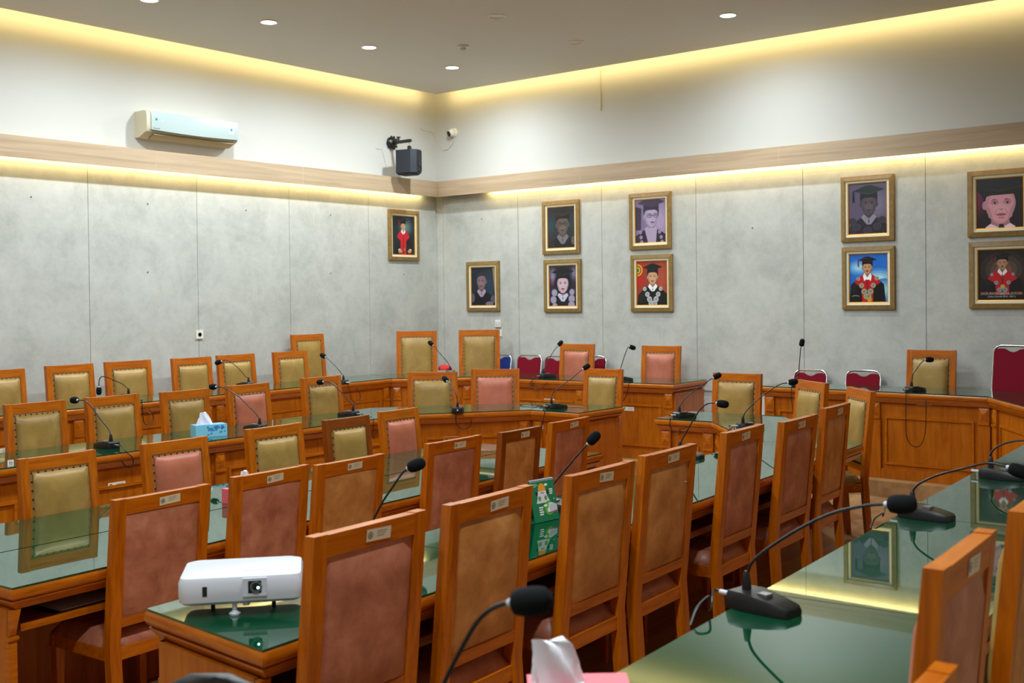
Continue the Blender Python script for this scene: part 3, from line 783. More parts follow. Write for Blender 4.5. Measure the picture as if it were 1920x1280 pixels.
def front_plane(front, i):
    a, b = Vector((*front[i], 0)), Vector((*front[i+1], 0)); t = (b-a).normalized(); n = Vector((-t.y, t.x, 0))
    if n.dot(Vector((-5.2, 5.0, 0))-a) < 0: n = -n
    return a+n*0.020, n
W3, W2 = Z3, Z2
mic((241, 738), Z3, [(238, 727), (230, 720), (215, 713), (200, 707), (191, 706), (186.5, 711), (185.5, 720), (185.5, 732)], 180+RW, 'gooseneck microphone drooping in front of the third side-wall chair', cable_px=[(266, 750), (268, 780), (271, 793), (280, 797), (287, 786), (286, 776), (280, 768)], cable_plane=front_plane(OLF, 0), base_turn=0)
mic((466, 716), Z3, [(461, 706), (447, 690), (436, 681), (428, 676), (421, 675), (410, 679)], 180+RW, 'gooseneck microphone whose head covers the top corner of an olive side-row chair', plane_deg=208)
mic((644, 712), Z3, [(640, 700), (636, 694), (625, 682), (613, 671), (606, 667)], 180+RW, 'gooseneck microphone with a cable loop before the slanted corner desk', cable_px=[(652, 720), (657, 738), (659, 748), (667, 755), (674, 749), (675, 738), (668, 727)], cable_plane=front_plane(OLF, 0))
mic((844, 694), Z3, [(843, 686), (838, 677), (828, 666), (815, 650), (808, 644)], 128, 'gooseneck microphone in the corner between the two tall armchairs', plane_deg=190)
mic((1019, 700), Z3, [(1020, 692), (1025, 682), (1035, 663), (1045, 649), (1050, 644)], 90+RW, 'gooseneck microphone before the pink chair by the back wall, beside red folding chairs', plane_deg=60, base_turn=-20, cable_px=[(998, 712), (994, 718), (997, 724), (1001, 720), (997, 717), (999, 726), (1008, 729), (1018, 726), (1026, 717)], cable_plane=front_plane(OLF, 2))
mic((1162, 706), Z3, [(1164, 690), (1170, 670), (1176, 654), (1179, 649), (1185, 651)], 90+RW, 'gooseneck microphone leaning beside the last pink chair before the aisle', plane_deg=60, base_turn=-20, cable_px=[(1178, 724), (1176, 736), (1173, 744), (1169, 751)], cable_plane=front_plane(OLF, 2))
mic((1496, 716), Z3, [(1497, 705), (1499, 680), (1501, 655), (1503.5, 643)], 90, 'upright thin gooseneck microphone in front of a red folding chair across the aisle', plane_deg=20, cable_px=[(1484, 726), (1484, 745), (1487, 770), (1490, 785)], cable_plane=front_plane(ORF, 0))
mic((1709, 724), Z3, [(1710, 712), (1713, 700), (1724, 684), (1733, 674), (1742, 674)], 90, 'gooseneck microphone with a long hanging cable loop before an olive back-wall chair', plane_deg=40, base_turn=-20, cable_px=[(1699, 733), (1698.5, 780), (1699.5, 815), (1706, 831), (1718, 838), (1729, 830), (1735, 808), (1736, 780), (1736, 750)], cable_plane=front_plane(ORF, 0))
mic((208, 827), Z2, [(208, 815), (202, 802), (188, 785), (172, 763), (160, 751), (152, 750), (140, 750)], 180+RW, 'long leaning gooseneck microphone at the middle ring desk below the drooping one', cable_px=[(236, 847), (247, 856), (250, 866), (245, 876), (236, 874), (228, 864)], cable_plane=front_plane(MLF, 0))
mic((487, 795), Z2, [(486, 784), (480, 775), (465, 760), (446, 742), (425, 729), (414, 725), (400, 725)], 180+RW, 'gooseneck microphone before the pink chair of the middle row')
mic((662, 770), Z2, [(660, 758), (650, 747), (633, 728), (622, 718), (612, 715), (601, 716)], 180+RW, 'gooseneck microphone at the desk bend of the middle ring', cable_px=[(700, 806), (699, 815), (701, 822)], cable_plane=front_plane(MLF, 0))
mic((858, 763), Z2, [(857, 748), (855, 738), (848, 728), (840, 717), (835, 711)], 130, 'gooseneck microphone on the slanted desk, its head across the glaring olive chair', plane_deg=160, cable_px=[(855, 778), (855, 790), (859, 799), (868, 804), (878, 802), (884, 793), (882, 785)], cable_plane=front_plane(MLF, 1))
mic((1034, 756), Z2, [(1034, 745), (1039, 734), (1055, 721), (1072, 709), (1088, 695), (1099, 688)], 90, 'gooseneck microphone leaning towards the olive chair at the aisle end of the middle ring', plane_deg=50, base_turn=-20, cable_px=[(1021, 775), (1018, 790), (1016, 803)], cable_plane=front_plane(MLF, 2))
mic((1274, 772), Z2, [(1274, 764), (1278, 755), (1292, 739), (1315, 723), (1332, 711), (1344, 705)], 90, 'gooseneck microphone with a dangling cable at the desk across the aisle', plane_deg=50, base_turn=-20, cable_px=[(1257, 786), (1256, 796), (1262, 809), (1271, 815), (1276, 810), (1274, 804), (1282, 803), (1290, 800)], cable_plane=front_plane(MRF, 0))
mic((1393, 792), Z2, [(1394, 780), (1398, 772), (1412, 757), (1432, 740), (1452, 726), (1466, 719), (1486, 716)], 45, 'gooseneck microphone on the slanted desk pointing at the farther sideways chair', plane_deg=40, cable_px=[(1376, 800), (1364, 808)], cable_plane=front_plane(MRF, 1))
mic((1275, 842), Z2, [(1278, 826), (1290, 804), (1303, 782), (1314, 766), (1326, 757), (1338, 755), (1354, 757)], 0, 'gooseneck microphone rising behind the scuffed tan chair at the projector table', plane_deg=10)
mic((1022, 934), Z2, [(1026, 922), (1045, 898), (1070, 868), (1090, 845), (1102, 832), (1112, 822)], 0, 'straight gooseneck microphone rising beside the green desk calendar', plane_deg=30)
mic((690, 1015), Z2, [(692, 1000), (700, 975), (716, 943), (738, 910), (755, 886), (766, 877), (779, 872)], 0, 'gooseneck microphone rising behind the largest foreground chair', plane_deg=20)
mic((1858, 876), Z3, [(1856, 864), (1858, 850), (1867, 839), (1884, 831), (1905, 826), (1945, 824)], RW, 'gooseneck microphone running off the photo edge at the nearest table, farthest of three', plane_deg=10, base_turn=-12)
mic((1711, 945), Z3, [(1710, 930), (1713, 918), (1726, 905), (1760, 890), (1810, 877), (1850, 868), (1880, 872), (1908, 882)], RW, 'gooseneck microphone mid-way on the nearest table, mirrored in dark glass', base_turn=-12, cable_px=[(1655, 962), (1640, 972), (1632, 990)], cable_plane=front_plane(ORF, 2))
mic((1400, 1104), Z3, [(1401, 1090), (1402, 1075), (1411, 1053), (1440, 1028), (1500, 990), (1560, 962), (1620, 948), (1655, 945), (1688, 945)], RW, 'large gooseneck microphone on the bright green glass of the nearest table', base_turn=-14, cable_px=[(1330, 1118), (1308, 1138), (1294, 1172)], cable_plane=front_plane(ORF, 2))
mic((790, 1420), Z3, [(800, 1360), (835, 1275), (868, 1210), (895, 1165), (920, 1142), (945, 1131), (992, 1127)], RW, 'blurred gooseneck microphone closest to the camera at the bottom of the photo', plane_deg=10)

# ------------------------------------------------------------------ projector
pA = at_z(335, 1122, Z2+0.80); 
def projector():
    q = at_z(440, 1153, Z2+DH+0.0015)
    c = Vector((q.x, q.y, Z2+DH+0.0015))
    view = Vector((-c.x, -c.y, 0)).normalized(); ang = math.atan2(view.y, view.x)-R(4)
    root = thing('projector', 'white video projector standing on the green glass end of the desk', 'projector', c, ang)
    # local: +X towards the camera, Y sideways (+Y is the viewer's right)
    w, d, h, z0 = 0.38, 0.25, 0.090, 0.036
    def rr(wd, x0, x1, z):
        r = 0.03; pts = []
        for cx, cy, a0 in ((x1-r, wd-r, 0), (x0+r, wd-r, 90), (x0+r, -wd+r, 180), (x1-r, -wd+r, 270)):
            for k in range(5): a = R(a0+22.5*k); pts.append((cx+r*math.cos(a), cy+r*math.sin(a), z))
        return pts
    y0 = 0.02
    b = MB(); sh = lambda pts: [(x, y+y0, z) for x, y, z in pts]
    b.loft([sh(rr(w/2-0.012, -d+0.012, -0.002, z0)), sh(rr(w/2-0.002, -d, 0.01, z0+0.010)), sh(rr(w/2, -d, 0.012, z0+0.03)), sh(rr(w/2, -d, 0.012, z0+h-0.022)), sh(rr(w/2-0.006, -d+0.006, 0.004, z0+h-0.006)), sh(rr(w/2-0.022, -d+0.02, -0.014, z0+h))])
    b.build('body', M['plastic'], root, angle=40)
    ly = y0+0.043
    b = MB(); b.box((0.004, ly-0.036, z0+0.024), (0.0165, ly+0.036, z0+0.080)); b.build('lens_housing', M['plastic'], root, bevel=0.004)
    b = MB(); b.box((0.012, ly-0.020, z0+0.034), (0.0172, ly+0.020, z0+0.072)); b.build('lens_window', M['dark'], root, bevel=0.001)
    b = MB(); b.lathe([(0.018, 0.0), (0.018, 0.003), (0.013, 0.003), (0.013, 0.001)], (0.0172, ly+0.004, z0+0.053), (1, 0, 0), 24); l = b.build('lens_ring', M['dlens'], root)
    MB().ball((0.0172, ly+0.004, z0+0.053), 0.012, (1, 0, 0), 0.004).build('lens', M['lens'], root)
    MB().ball((0.0205, ly+0.010, z0+0.051), 0.0042, (1, 0, 0), 0.002, 10, 6).build('lamp_glow', M['spot'], root)
    b = MB(); b.box((0.010, y0-0.115, z0+0.030), (0.0132, y0-0.101, z0+0.060)); b.build('sensor_window', M['dark'], root)
    b = MB(); b.lathe([(0.0, 0.0), (0.017, 0.0), (0.018, 0.006), (0.011, 0.010), (0.0075, 0.014), (0.0075, z0+0.004)], (-0.008, 0, 0), seg=16); b.build('adjusting_foot', M['plastic'], root)
    b = MB(); b.lathe([(0.010, z0-0.008), (0.012, z0-0.004), (0.012, z0+0.004)], (-0.01, 0.035, 0), seg=14); b.build('foot_button', M['plastic'], root)
    for yy in (-0.12, 0.16):
        MB().lathe([(0.007, 0), (0.007, z0+0.004)], (-d+0.03, yy*0.7, 0), seg=12).build('rear_foot', M['black'], root)
    b = MB()
    for k in range(6): b.box((-0.16, y0+w/2-0.001, z0+0.022+k*0.009), (-0.05, y0+w/2+0.0015, z0+0.026+k*0.009))
    b.build('side_vent', M['plastic'], root)
    b = MB(); b.box((-0.07, y0+0.0, z0+h-0.001), (-0.045, y0+0.09, z0+h+0.0008)); b.build('focus_slot', simple('slot_grey', (190, 194, 200), 0.5), root, bevel=0.0005)
projector()

# ------------------------------------------------------------------ desk calendar
def calendar():
    a = at_z(1004, 982, Z2+DH); bq = at_z(1050, 972, Z2+DH)
    d = (bq-a); d.z = 0; d.normalize()
    ang = math.atan2(d.y, d.x)
    c = a+d*0.075
    root = thing('desk_calendar', 'green tent desk calendar with a white spiral top on the projector table', 'calendar', (c.x, c.y, Z2+DH+0.0012), ang)
    # local: X along the page, -Y faces the camera side
    w, h, dep = 0.158, 0.178, 0.075
    s = math.sqrt(h*h-(dep/2)**2) if False else h
    top = Vector((0, dep*0.5, h))
    def page(x, t, e): # t from 0 (foot) to 1 (ridge)
        y = dep*0.5*t; z = h*t
        nn = Vector((0, -h, dep*0.5)).normalized()
        return tuple(Vector((x, y, z+0.001))+nn*e)
    b = MB(); th_ = 0.0016
    for sgn in (0, 1):
        y0 = 0 if sgn == 0 else dep
        b.hexa([(-w/2, y0-th_/2, 0.001), (w/2, y0-th_/2, 0.001), (w/2, y0+th_/2, 0.001), (-w/2, y0+th_/2, 0.001)],
               [(-w/2, dep/2-th_/2, h), (w/2, dep/2-th_/2, h), (w/2, dep/2+th_/2, h), (-w/2, dep/2+th_/2, h)])
    b.hexa([(-w/2, 0, 0.0), (w/2, 0, 0.0), (w/2, dep, 0.0), (-w/2, dep, 0.0)], [(-w/2, 0, 0.0016), (w/2, 0, 0.0016), (w/2, dep, 0.0016), (-w/2, dep, 0.0016)])
    b.build('stand', simple('calendar_card', (10, 92, 62), 0.5), root)
    b = MB(); GREEN = (12, 122, 80)
    W_ = w-0.004
    cnt = [0]
    def rect(x0, t0, x1, t1, c):
        cnt[0] += 1; e = 0.0012+cnt[0]*0.00006
        b.poly([page(x, t, e) for x, t in ((x0*W_-W_/2, t0), (x1*W_-W_/2, t0), (x1*W_-W_/2, t1), (x0*W_-W_/2, t1))], c)
    def shape(pts, c):
        cnt[0] += 1; e = 0.0012+cnt[0]*0.00006
        b.poly([page(x*W_-W_/2, t, e) for x, t in pts], c)
    def ell(cx, cy, rx, ry, c): shape([(cx+rx*math.cos(2*PI*k/18), cy+ry*math.sin(2*PI*k/18)) for k in range(18)], c)
    rect(0, 0.0, 1, 0.985, GREEN)
    for k, x1 in enumerate((0.28, 0.34, 0.26)): rect(0.10, 0.90-k*0.03, x1, 0.915-k*0.03, (150, 200, 180))
    ell(0.47, 0.76, 0.15, 0.15, (240, 160, 40)); ell(0.66, 0.86, 0.07, 0.03, (235, 240, 240))
    rect(0.26, 0.60, 0.64, 0.72, (225, 222, 226)); rect(0.40, 0.665, 0.54, 0.69, (60, 120, 190))
    shape([(0.18, 0.44), (0.74, 0.44), (0.64, 0.62), (0.28, 0.62)], (222, 220, 224))
    ell(0.33, 0.55, 0.06, 0.06, (110, 150, 110)); ell(0.58, 0.55, 0.06, 0.06, (110, 150, 110)); ell(0.24, 0.68, 0.05, 0.05, (20, 40, 36)); ell(0.68, 0.68, 0.05, 0.05, (20, 40, 36))
    for k in range(3): rect(0.76, 0.72-k*0.05, 0.90-0.02*(k == 2), 0.75-k*0.05, (236, 240, 236))
    ell(0.66, 0.30, 0.20, 0.17, (90, 180, 60)); shape([(0.60, 0.20), (0.98, 0.22), (0.98, 0.36), (0.78, 0.42), (0.66, 0.42)], (226, 228, 236))
    for k in range(5): rect(0.70+k*0.055, 0.22, 0.725+k*0.055, 0.38, (170, 176, 196))
    rect(0.60, 0.175, 0.98, 0.20, (170, 90, 110)); ell(0.52, 0.37, 0.08, 0.03, (236, 240, 240)); ell(0.62, 0.25, 0.05, 0.05, (240, 240, 244))
    for k in range(4): rect(0.24, 0.32-k*0.055, 0.42-0.03*(k % 2), 0.355-k*0.055, (232, 238, 234))
    ell(0.90, 0.50, 0.02, 0.015, (235, 240, 236))
    b.build('printed_page', M['sticker'], root, smooth=False)
    b = MB()
    for k in range(22):
        x = -w/2+0.006+(w-0.012)*k/21
        b.tube([(x, dep/2+0.006*math.cos(a_), h-0.003+0.006*math.sin(a_)) for a_ in [2*PI*i/10 for i in range(11)]], 0.0011, 5)
    b.build('spiral_binding', M['plastic'], root)
calendar()

# ------------------------------------------------------------------ tissue boxes
def tissue_box(c, ang, label, size, boxmat, colour2=None, tip=0.10, lean_=0.02, tipx=0.0, pinch=0.62):
    root = thing('tissue_box', label, 'tissue box', c, ang)
    l, w, h = size
    b = MB(); b.box((-l/2, -w/2, 0), (l/2, w/2, h)); b.build('carton', boxmat, root, bevel=0.003)
    if colour2:
        b = MB()
        for k in range(26):
            x = random.uniform(-l/2*0.25, l/2*0.9); z = random.uniform(0.014, h-0.016); r = random.uniform(0.004, 0.009)
            for s in (-1, 1):
                for j in range(5):
                    a = 2*PI*j/5; cx, cz = x+r*0.8*math.cos(a), z+r*0.8*math.sin(a)
                    if abs(cx) > l/2-0.008: continue
                    b.poly([(cx+r*0.55*math.cos(2*PI*i/8), s*(w/2+0.0004+0.0001*(k % 5)), cz+r*0.55*math.sin(2*PI*i/8)) for i in range(8)], colour2)
        b.poly([(-l/2+.004, -w/2+.003, h+.0003), (l/2-.004, -w/2+.003, h+.0003), (l/2-.004, w/2-.003, h+.0003), (-l/2+.004, w/2-.003, h+.0003)], (96, 168, 224))
        b.build('flower_print', M['sticker'], root, smooth=False)
    b = MB(); b.loft([[(x*(l*0.26)+tipx, y*(w*0.16), h+z) for x, y in [(math.cos(2*PI*i/16), math.sin(2*PI*i/16)) for i in range(16)]] for z in (-0.002, 0.0012)])
    b.build('slot', simple('slot_film', (236, 240, 244), 0.4), root)
    # tissue pulled up through the slot: a folded, pleated sheet with body
    rings = []; n = 24
    for i, t in enumerate((0, 0.25, 0.5, 0.75, 0.93, 1.0)):
        ring = []
        for k in range(n):
            a = 2*PI*k/n
            rx = (l*0.24)*(1-pinch*t**1.2)*(0.15 if t == 1.0 else 1); ry = (0.020-0.008*t)*(0.2 if t == 1.0 else 1)
            pl = 1+0.16*math.sin(5*a+2.3*t)
            ring.append((tipx+rx*pl*math.cos(a)+lean_*t, ry*pl*math.sin(a)+0.004*math.sin(3*a+t*4), h+tip*t+(0.012*math.sin(2*a) if 0.5 < t < 1 else 0)))
        rings.append(ring)
    MB().loft(rings).build('tissue', M['tissue'], root, angle=80)
    return root
p = at_z(395, 818, Z2+DH)
a0, a1 = at_z(370, 824, Z2+DH), at_z(430, 818, Z2+DH)
tissue_box((p.x-0.02, p.y, Z2+DH+0.0015), math.atan2(a1.y-a0.y, a1.x-a0.x)+R(-8), 'light blue flowered tissue box with a white tissue on a middle ring desk', (0.235, 0.115, 0.088), simple('blue_carton', (128, 200, 226), 0.4), (52, 128, 196), 0.085, -0.01, -0.03)
q = at_z(458, 884, 0.925)
tissue_box((q.x, q.y, DH+0.0015), R(95), 'pink tissue box mostly hidden by a rust-backed chair at the centre table', (0.23, 0.115, 0.08), M['pinkbox'], None, 0.085, 0.0)
q = at_z(1085, 1282, Z3+DH+0.075)
tissue_box((q.x, q.y, Z3+DH+0.0015), R(40), 'pink tissue box with a large white tissue on the edge of the nearest table', (0.20, 0.115, 0.075), M['pinkbox'], None, 0.085, -0.015, -0.040, 0.25)

# ------------------------------------------------------------------ folding chairs against the back wall
def folding_chair(px, py, wpx, y, facing, label, cloth, zfloor=Z3, folded=True, pad=0.21):
    t = on_back(px, py, y)
    H = t.z-zfloor
    a, b_ = on_back(px-wpx/2, py, y), on_back(px+wpx/2, py, y)
    W = min(max((b_-a).length, 0.36), 0.46)
    ff = R(facing)
    root = thing('folding_chair', label, 'chair', (t.x, t.y, zfloor), ff, 'steel folding chairs with padded backs')
    tr = 0.011; y1 = W/2-tr
    L = lambda z: 0.02-0.09*(z-0.42)/(H-0.42)      # the back leans away from the front (+X)
    sh = -L(H)
    pts = []
    for z in (0.012, 0.42, H-0.07): pts.append((L(z)+sh+ (0.12*(0.42-z)/0.42 if z < 0.42 else 0)*-1*-1, -y1, z))
    arc = [(L(H-0.07+0.07*math.sin(a))+sh, -y1+0.07-0.07*math.cos(a), H-0.07+0.06*math.sin(a)) for a in (R(30), R(60), R(90))]
    full = pts+arc; full += [(x, -yy, z) for x, yy, z in full[::-1]]
    MB().tube(full, tr, 10).build('back_frame', M['metal'], root, angle=60)
    b = MB(); zt, zb = H-0.035, H-0.035-pad
    # padded back with a hand notch in the top
    N = 14; topl = []
    for i in range(N+1):
        v = i/N*2-1
        dip = 0.03*max(0, 1-(v/0.45)**2) if abs(v) < 0.45 else 0
        rnd = 0.03*max(0, (abs(v)-0.75)/0.25)**2
        topl.append((v*(y1-0.008), zt-dip-rnd))
    outline = topl+[(y1-0.012, zb), (-y1+0.012, zb)]
    fr = [(L(z)+sh+0.016, yy, z) for yy, z in outline]; bk = [(L(z)+sh-0.012, yy, z) for yy, z in outline]
    b.loft([bk, fr]); b.build('back_pad', cloth, root, bevel=0.006)
    if folded:
        b = MB(); b.box((sh+0.012, -y1+0.02, 0.30), (sh+0.046, y1-0.02, 0.64)); b.build('seat_pad', cloth, root, bevel=0.010)
        for s in (-1, 1): MB().tube([(sh+0.055, s*(y1-0.03), 0.012), (sh+0.03, s*(y1-0.03), 0.30), (sh+0.012, s*(y1-0.03), 0.62)], 0.010, 8).build('leg', M['metal'], root)
        MB().tube([(sh+0.055, -y1+0.03, 0.05), (sh+0.055, y1-0.03, 0.05)], 0.008, 8).build('stretcher', M['metal'], root)
        MB().tube([(L(zb-0.02)+sh, -y1, zb-0.02), (L(zb-0.02)+sh, y1, zb-0.02)], 0.008, 8).build('back_rail', M['metal'], root)
        return root
    s0 = sh+0.03
    b = MB(); b.box((s0, -y1+0.012, 0.415), (s0+0.36, y1-0.012, 0.455)); b.build('seat_pad', cloth, root, bevel=0.012)
    for s in (-1, 1):
        yy = s*(y1-0.016)
        MB().tube([(s0-0.04, yy*0.94, 0.012), (s0+0.16, yy*0.94, 0.24), (s0+0.33, yy*0.94, 0.405)], 0.010, 8).build('leg', M['metal'], root)
    for s in (-1, 1):
        MB().tube([(s0+0.38, s*(y1-0.026)*0.9, 0.012), (s0+0.06, s*(y1-0.026)*0.9, 0.40)], 0.010, 8).build('leg', M['metal'], root)
    return root
folding_chair(938, 663, 40, 10.62, -85, 'blue folding chair with chrome frame half hidden by the tall armchair', M['blue'])
folding_chair(994, 664, 41, 10.60, -85, 'red folding chair by the back wall next to the blue one', M['red'])
folding_chair(1046, 666, 42, 10.60, -85, 'red folding chair by the back wall mostly behind a pink chair, microphone in front', M['red'])
folding_chair(1113, 666, 40, 10.60, -85, 'red folding chair by the back wall showing only its edge beyond a pink chair', M['red'])
folding_chair(1520.5, 692, 60, 10.60, -88, 'red folding chair behind the thin upright microphone across the aisle', M['red'])
folding_chair(1619.5, 693, 66, 10.60, -88, 'red folding chair between the upright microphone and the olive back-wall chair', M['red'])
folding_chair(1900, 646, 78, 10.42, -100, 'large high-backed red folding chair at the photo edge below the portraits', M['red'], folded=False, pad=0.46)

# ------------------------------------------------------------------ red cloth and black office chair
c = at_z(833, 694, Z3+DH)
b = MB(); rings = []
for z, r in ((0.0, 0.075), (0.02, 0.078), (0.045, 0.06), (0.06, 0.03), (0.066, 0.004)):
    rings.append([(r*1.2*(1+0.14*math.sin(3*a+z*40))*math.cos(a), r*(1+0.14*math.cos(4*a))*math.sin(a), z) for a in [2*PI*k/24 for k in range(24)]])
b.loft(rings)
o = b.build('cloth_bundle', M['scarlet'], angle=80); o.location = (c.x-0.03, c.y+0.04, Z3+DH+0.0015)
tag(o, 'small red cloth bundle on the corner desk beside a tall armchair', 'cloth')

def office_chair():
    t = at_z(415, 1269, Z2+0.94)
    face = math.atan2(-t.y+0.3, -t.x-1.0)+R(150)
    root = thing('office_chair', 'black office chair whose rounded back top shows at the bottom photo edge', 'chair', (t.x, t.y, Z2), face)
    b = MB(); rings = []
    for z, w, dx in ((0.50, 0.17, 0.02), (0.56, 0.21, 0.0), (0.70, 0.22, -0.01), (0.83, 0.20, 0.0), (0.90, 0.16, 0.005), (0.93, 0.10, 0.01), (0.94, 0.03, 0.01)):
        rings.append([(dx+0.032*math.sin(a)*(1 if z < 0.93 else 0.5), w*math.cos(a), z) for a in [2*PI*k/20 for k in range(20)]])
    b.loft(rings); b.build('backrest', M['black'], root, angle=60)
    b = MB(); rings = []
    for z, r in ((0.43, 0.20), (0.45, 0.225), (0.48, 0.225), (0.50, 0.19)):
        rings.append([(0.22+r*math.cos(a), r*math.sin(a), z) for a in [2*PI*k/24 for k in range(24)]])
    b.loft(rings); b.build('seat', M['black'], root, angle=60)
    MB().tube([(0.10, 0, 0.44), (0.0, 0, 0.46), (-0.035, 0, 0.52), (-0.035, 0, 0.6)], 0.018, 8).build('back_bracket', M['steel'], root)
    MB().tube([(0.22, 0, 0.07), (0.22, 0, 0.44)], 0.026, 12).build('gas_column', M['steel'], root)
    for k in range(5):
        a = 2*PI*k/5+0.3; e = (0.22+0.26*math.cos(a), 0.26*math.sin(a))
        MB().tube([(0.22, 0, 0.10), (*e, 0.075)], 0.02, 8, 0.013).build('leg', M['black'], root)
        MB().lathe([(0.027, -0.018), (0.030, -0.012), (0.030, 0.012), (0.027, 0.018)], (*e, 0.030), (math.sin(a), -math.cos(a), 0), 14).build('caster', M['black'], root)
office_chair()

# ------------------------------------------------------------------ wall things
def ac_unit():
    x1 = LEFT+0.22
    a, b_ = on_left(279.6, 203, x1), on_left(447, 229, x1)
    lo = on_left(445, 266, x1)
    y0, y1, zt, zb = a.y-0.02, b_.y, b_.z, lo.z
    root = thing('air_conditioner', 'white wall air conditioner above the wooden pelmet on the side wall', 'air conditioner', (LEFT, (y0+y1)/2, zb))
    h = zt-zb; L = y1-y0
    prof = [(0.0, -0.045), (0.0, h), (0.17, h), (0.20, h-0.02), (0.208, h-0.06), (0.208, 0.03), (0.19, 0.0), (0.06, -0.05)]
    def sec(y, s=1.0): return [(x, y, z) for x, z in prof]
    b = MB(); b.loft([sec(-L/2), sec(L/2)]); b.build('casing', M['acbody'], root, bevel=0.006)
    b = MB(); n = 10; rows = []
    for i in range(n+1):
        y = -L/2+0.045+(L-0.05)*i/n
        dip = 0.012*math.sin(PI*i/n)
        rows.append([(0.206, y, 0.02-dip), (0.218, y, 0.02-dip), (0.219, y, h-0.06), (0.206, y, h-0.008), (0.20, y, h-0.02)])
    b.loft(rows); b.build('front_cover', M['acpanel'], root, angle=40)
    b = MB(); b.loft([[(0.075, y, -0.052), (0.175, y, -0.012), (0.178, y, -0.020), (0.08, y, -0.060)] for y in (-L/2+0.10, L/2-0.03)]); b.build('louvre', M['acunder'], root)
    # emblem, energy label and maker's lettering on the cover
    x = 0.2186
    b = MB()
    def dsk(y, z, r, c, e): b.poly([(x+e, y+r*math.cos(2*PI*k/14), z+r*math.sin(2*PI*k/14)) for k in range(14)], c)
    def rc(ya, za, yb, zb_, c, e): b.poly([(x+e, ya, za), (x+e, yb, za), (x+e, yb, zb_), (x+e, ya, zb_)], c)
    yl = -L/2+0.045
    dsk(yl+0.055, h-0.085, 0.012, (40, 110, 80), 0.0012); rc(yl+0.075, h-0.100, yl+0.135, h-0.072, (176, 196, 196), 0.0012)
    for k in range(3): rc(yl+0.08, h-0.079-k*0.008, yl+0.13-0.008*k, h-0.076-k*0.008, (120, 140, 140), 0.0016)
    yr = L/2-0.09
    rc(yr-0.032, h*0.36, yr+0.032, h*0.70, (226, 238, 238), 0.0012); dsk(yr, h*0.56, 0.017, (60, 160, 170), 0.0016); dsk(yr-0.004, h*0.55, 0.009, (70, 110, 200), 0.0019)
    rc(yr-0.024, h*0.41, yr+0.024, h*0.43, (150, 170, 176), 0.0016)
    b.build('stickers', M['sticker'], root, smooth=False)
    t = text_mesh('Panasonic', 0.019, simple('navy_ink', (30, 36, 84), 0.5))
    o = link('maker_lettering', t, root); o.rotation_euler = (PI/2, 0, PI/2); o.location = (0.2192, yl+0.02, 0.030)
def text_mesh(s, size, mat, align='LEFT'):
    cu = bpy.data.curves.new('lettering', 'FONT'); cu.body = s; cu.size = size; cu.align_x = align; cu.extrude = 0.0003
    ob = bpy.data.objects.new('lettering', cu); COL.objects.link(ob)
    dg = bpy.context.evaluated_depsgraph_get()
    me = bpy.data.meshes.new_from_object(ob.evaluated_get(dg))
    bpy.data.objects.remove(ob); me.materials.clear(); me.materials.append(mat)
    return me
ac_unit()

def speaker():
    wallp = on_left(735, 268)
    ct = on_left(768, 305, LEFT+0.36)
    root = thing('loudspeaker', 'dark loudspeaker hanging from a black wall bracket near the room corner', 'loudspeaker', (ct.x, ct.y, ct.z-0.15), R(14))
    h, w = 0.30, 0.21
    b = MB(); zr = lambda z, k: [(-0.13, -w/2, z), (0.07, -w/2, z), (0.13, -w/2+0.05, z), (0.13, w/2-0.05, z), (0.07, w/2, z), (-0.13, w/2, z)] if k else [(-0.11, -w/2+0.02, z), (0.06, -w/2+0.02, z), (0.10, -w/2+0.06, z), (0.10, w/2-0.06, z), (0.06, w/2-0.02, z), (-0.11, w/2-0.02, z)]
    b.loft([zr(0, 0), zr(0.025, 1), zr(h, 1)]); b.build('cabinet', M['navy'], root, bevel=0.005)
    b = MB(); b.box((0.128, -w/2+0.052, 0.04), (0.138, w/2-0.052, h-0.012)); b.build('grille', M['grille'], root, bevel=0.004)
    MB().lathe([(0.045, 0), (0.045, 0.006), (0.038, 0.009), (0.012, 0.002), (0.0, 0.006)], (0.136, 0, 0.14), (1, 0, 0), 20).build('cone', M['black'], root)
    b = MB(); b.box((-0.012, -0.03, h), (0.012, 0.03, h+0.045)); b.lathe([(0.012, -0.014), (0.012, 0.014)], (0, 0, h+0.045), (1, 0, 0), 12); b.build('hanging_lug', M['black'], root, bevel=0.003)
    inv = Matrix.Rotation(R(-14), 4, 'Z')
    def w2l(v): return inv @ (Vector(v)-Vector((ct.x, ct.y, ct.z-0.15)))
    armz = ct.z-0.15+h+0.115
    pw = Vector((LEFT, wallp.y-0.02, armz+0.01)); pe = Vector((ct.x, ct.y, armz))
    MB().tube([w2l(pw), w2l(pw+(pe-pw)*1.06)], 0.021, 12).build('bracket_arm', M['black'], root)
    MB().tube([w2l(pe), (0, 0, h+0.045)], 0.008, 8).build('hook', M['steel'], root)
    ax = Vector((math.cos(R(14)), -math.sin(R(14)), 0))
    b = MB(); b.lathe([(0.075, 0.0), (0.075, 0.03), (0.055, 0.045), (0.03, 0.06)], w2l(pw), ax, 20)
    for k in range(10): b.box((-0.008, -0.008, -0.01), (0.008, 0.008, 0.012), Matrix.Translation(w2l(pw+Vector((0.035, 0.075*math.cos(2*PI*k/10), 0.075*math.sin(2*PI*k/10))))))
    b.build('wall_flange', M['black'], root)
    m = pw+(pe-pw)*0.42
    MB().lathe([(0.012, 0), (0.012, 0.03), (0.024, 0.032), (0.024, 0.05)], w2l(m+Vector((0, 0, 0.015))), (0, 0, 1), 12).build('clamp_knob', M['black'], root)
speaker()

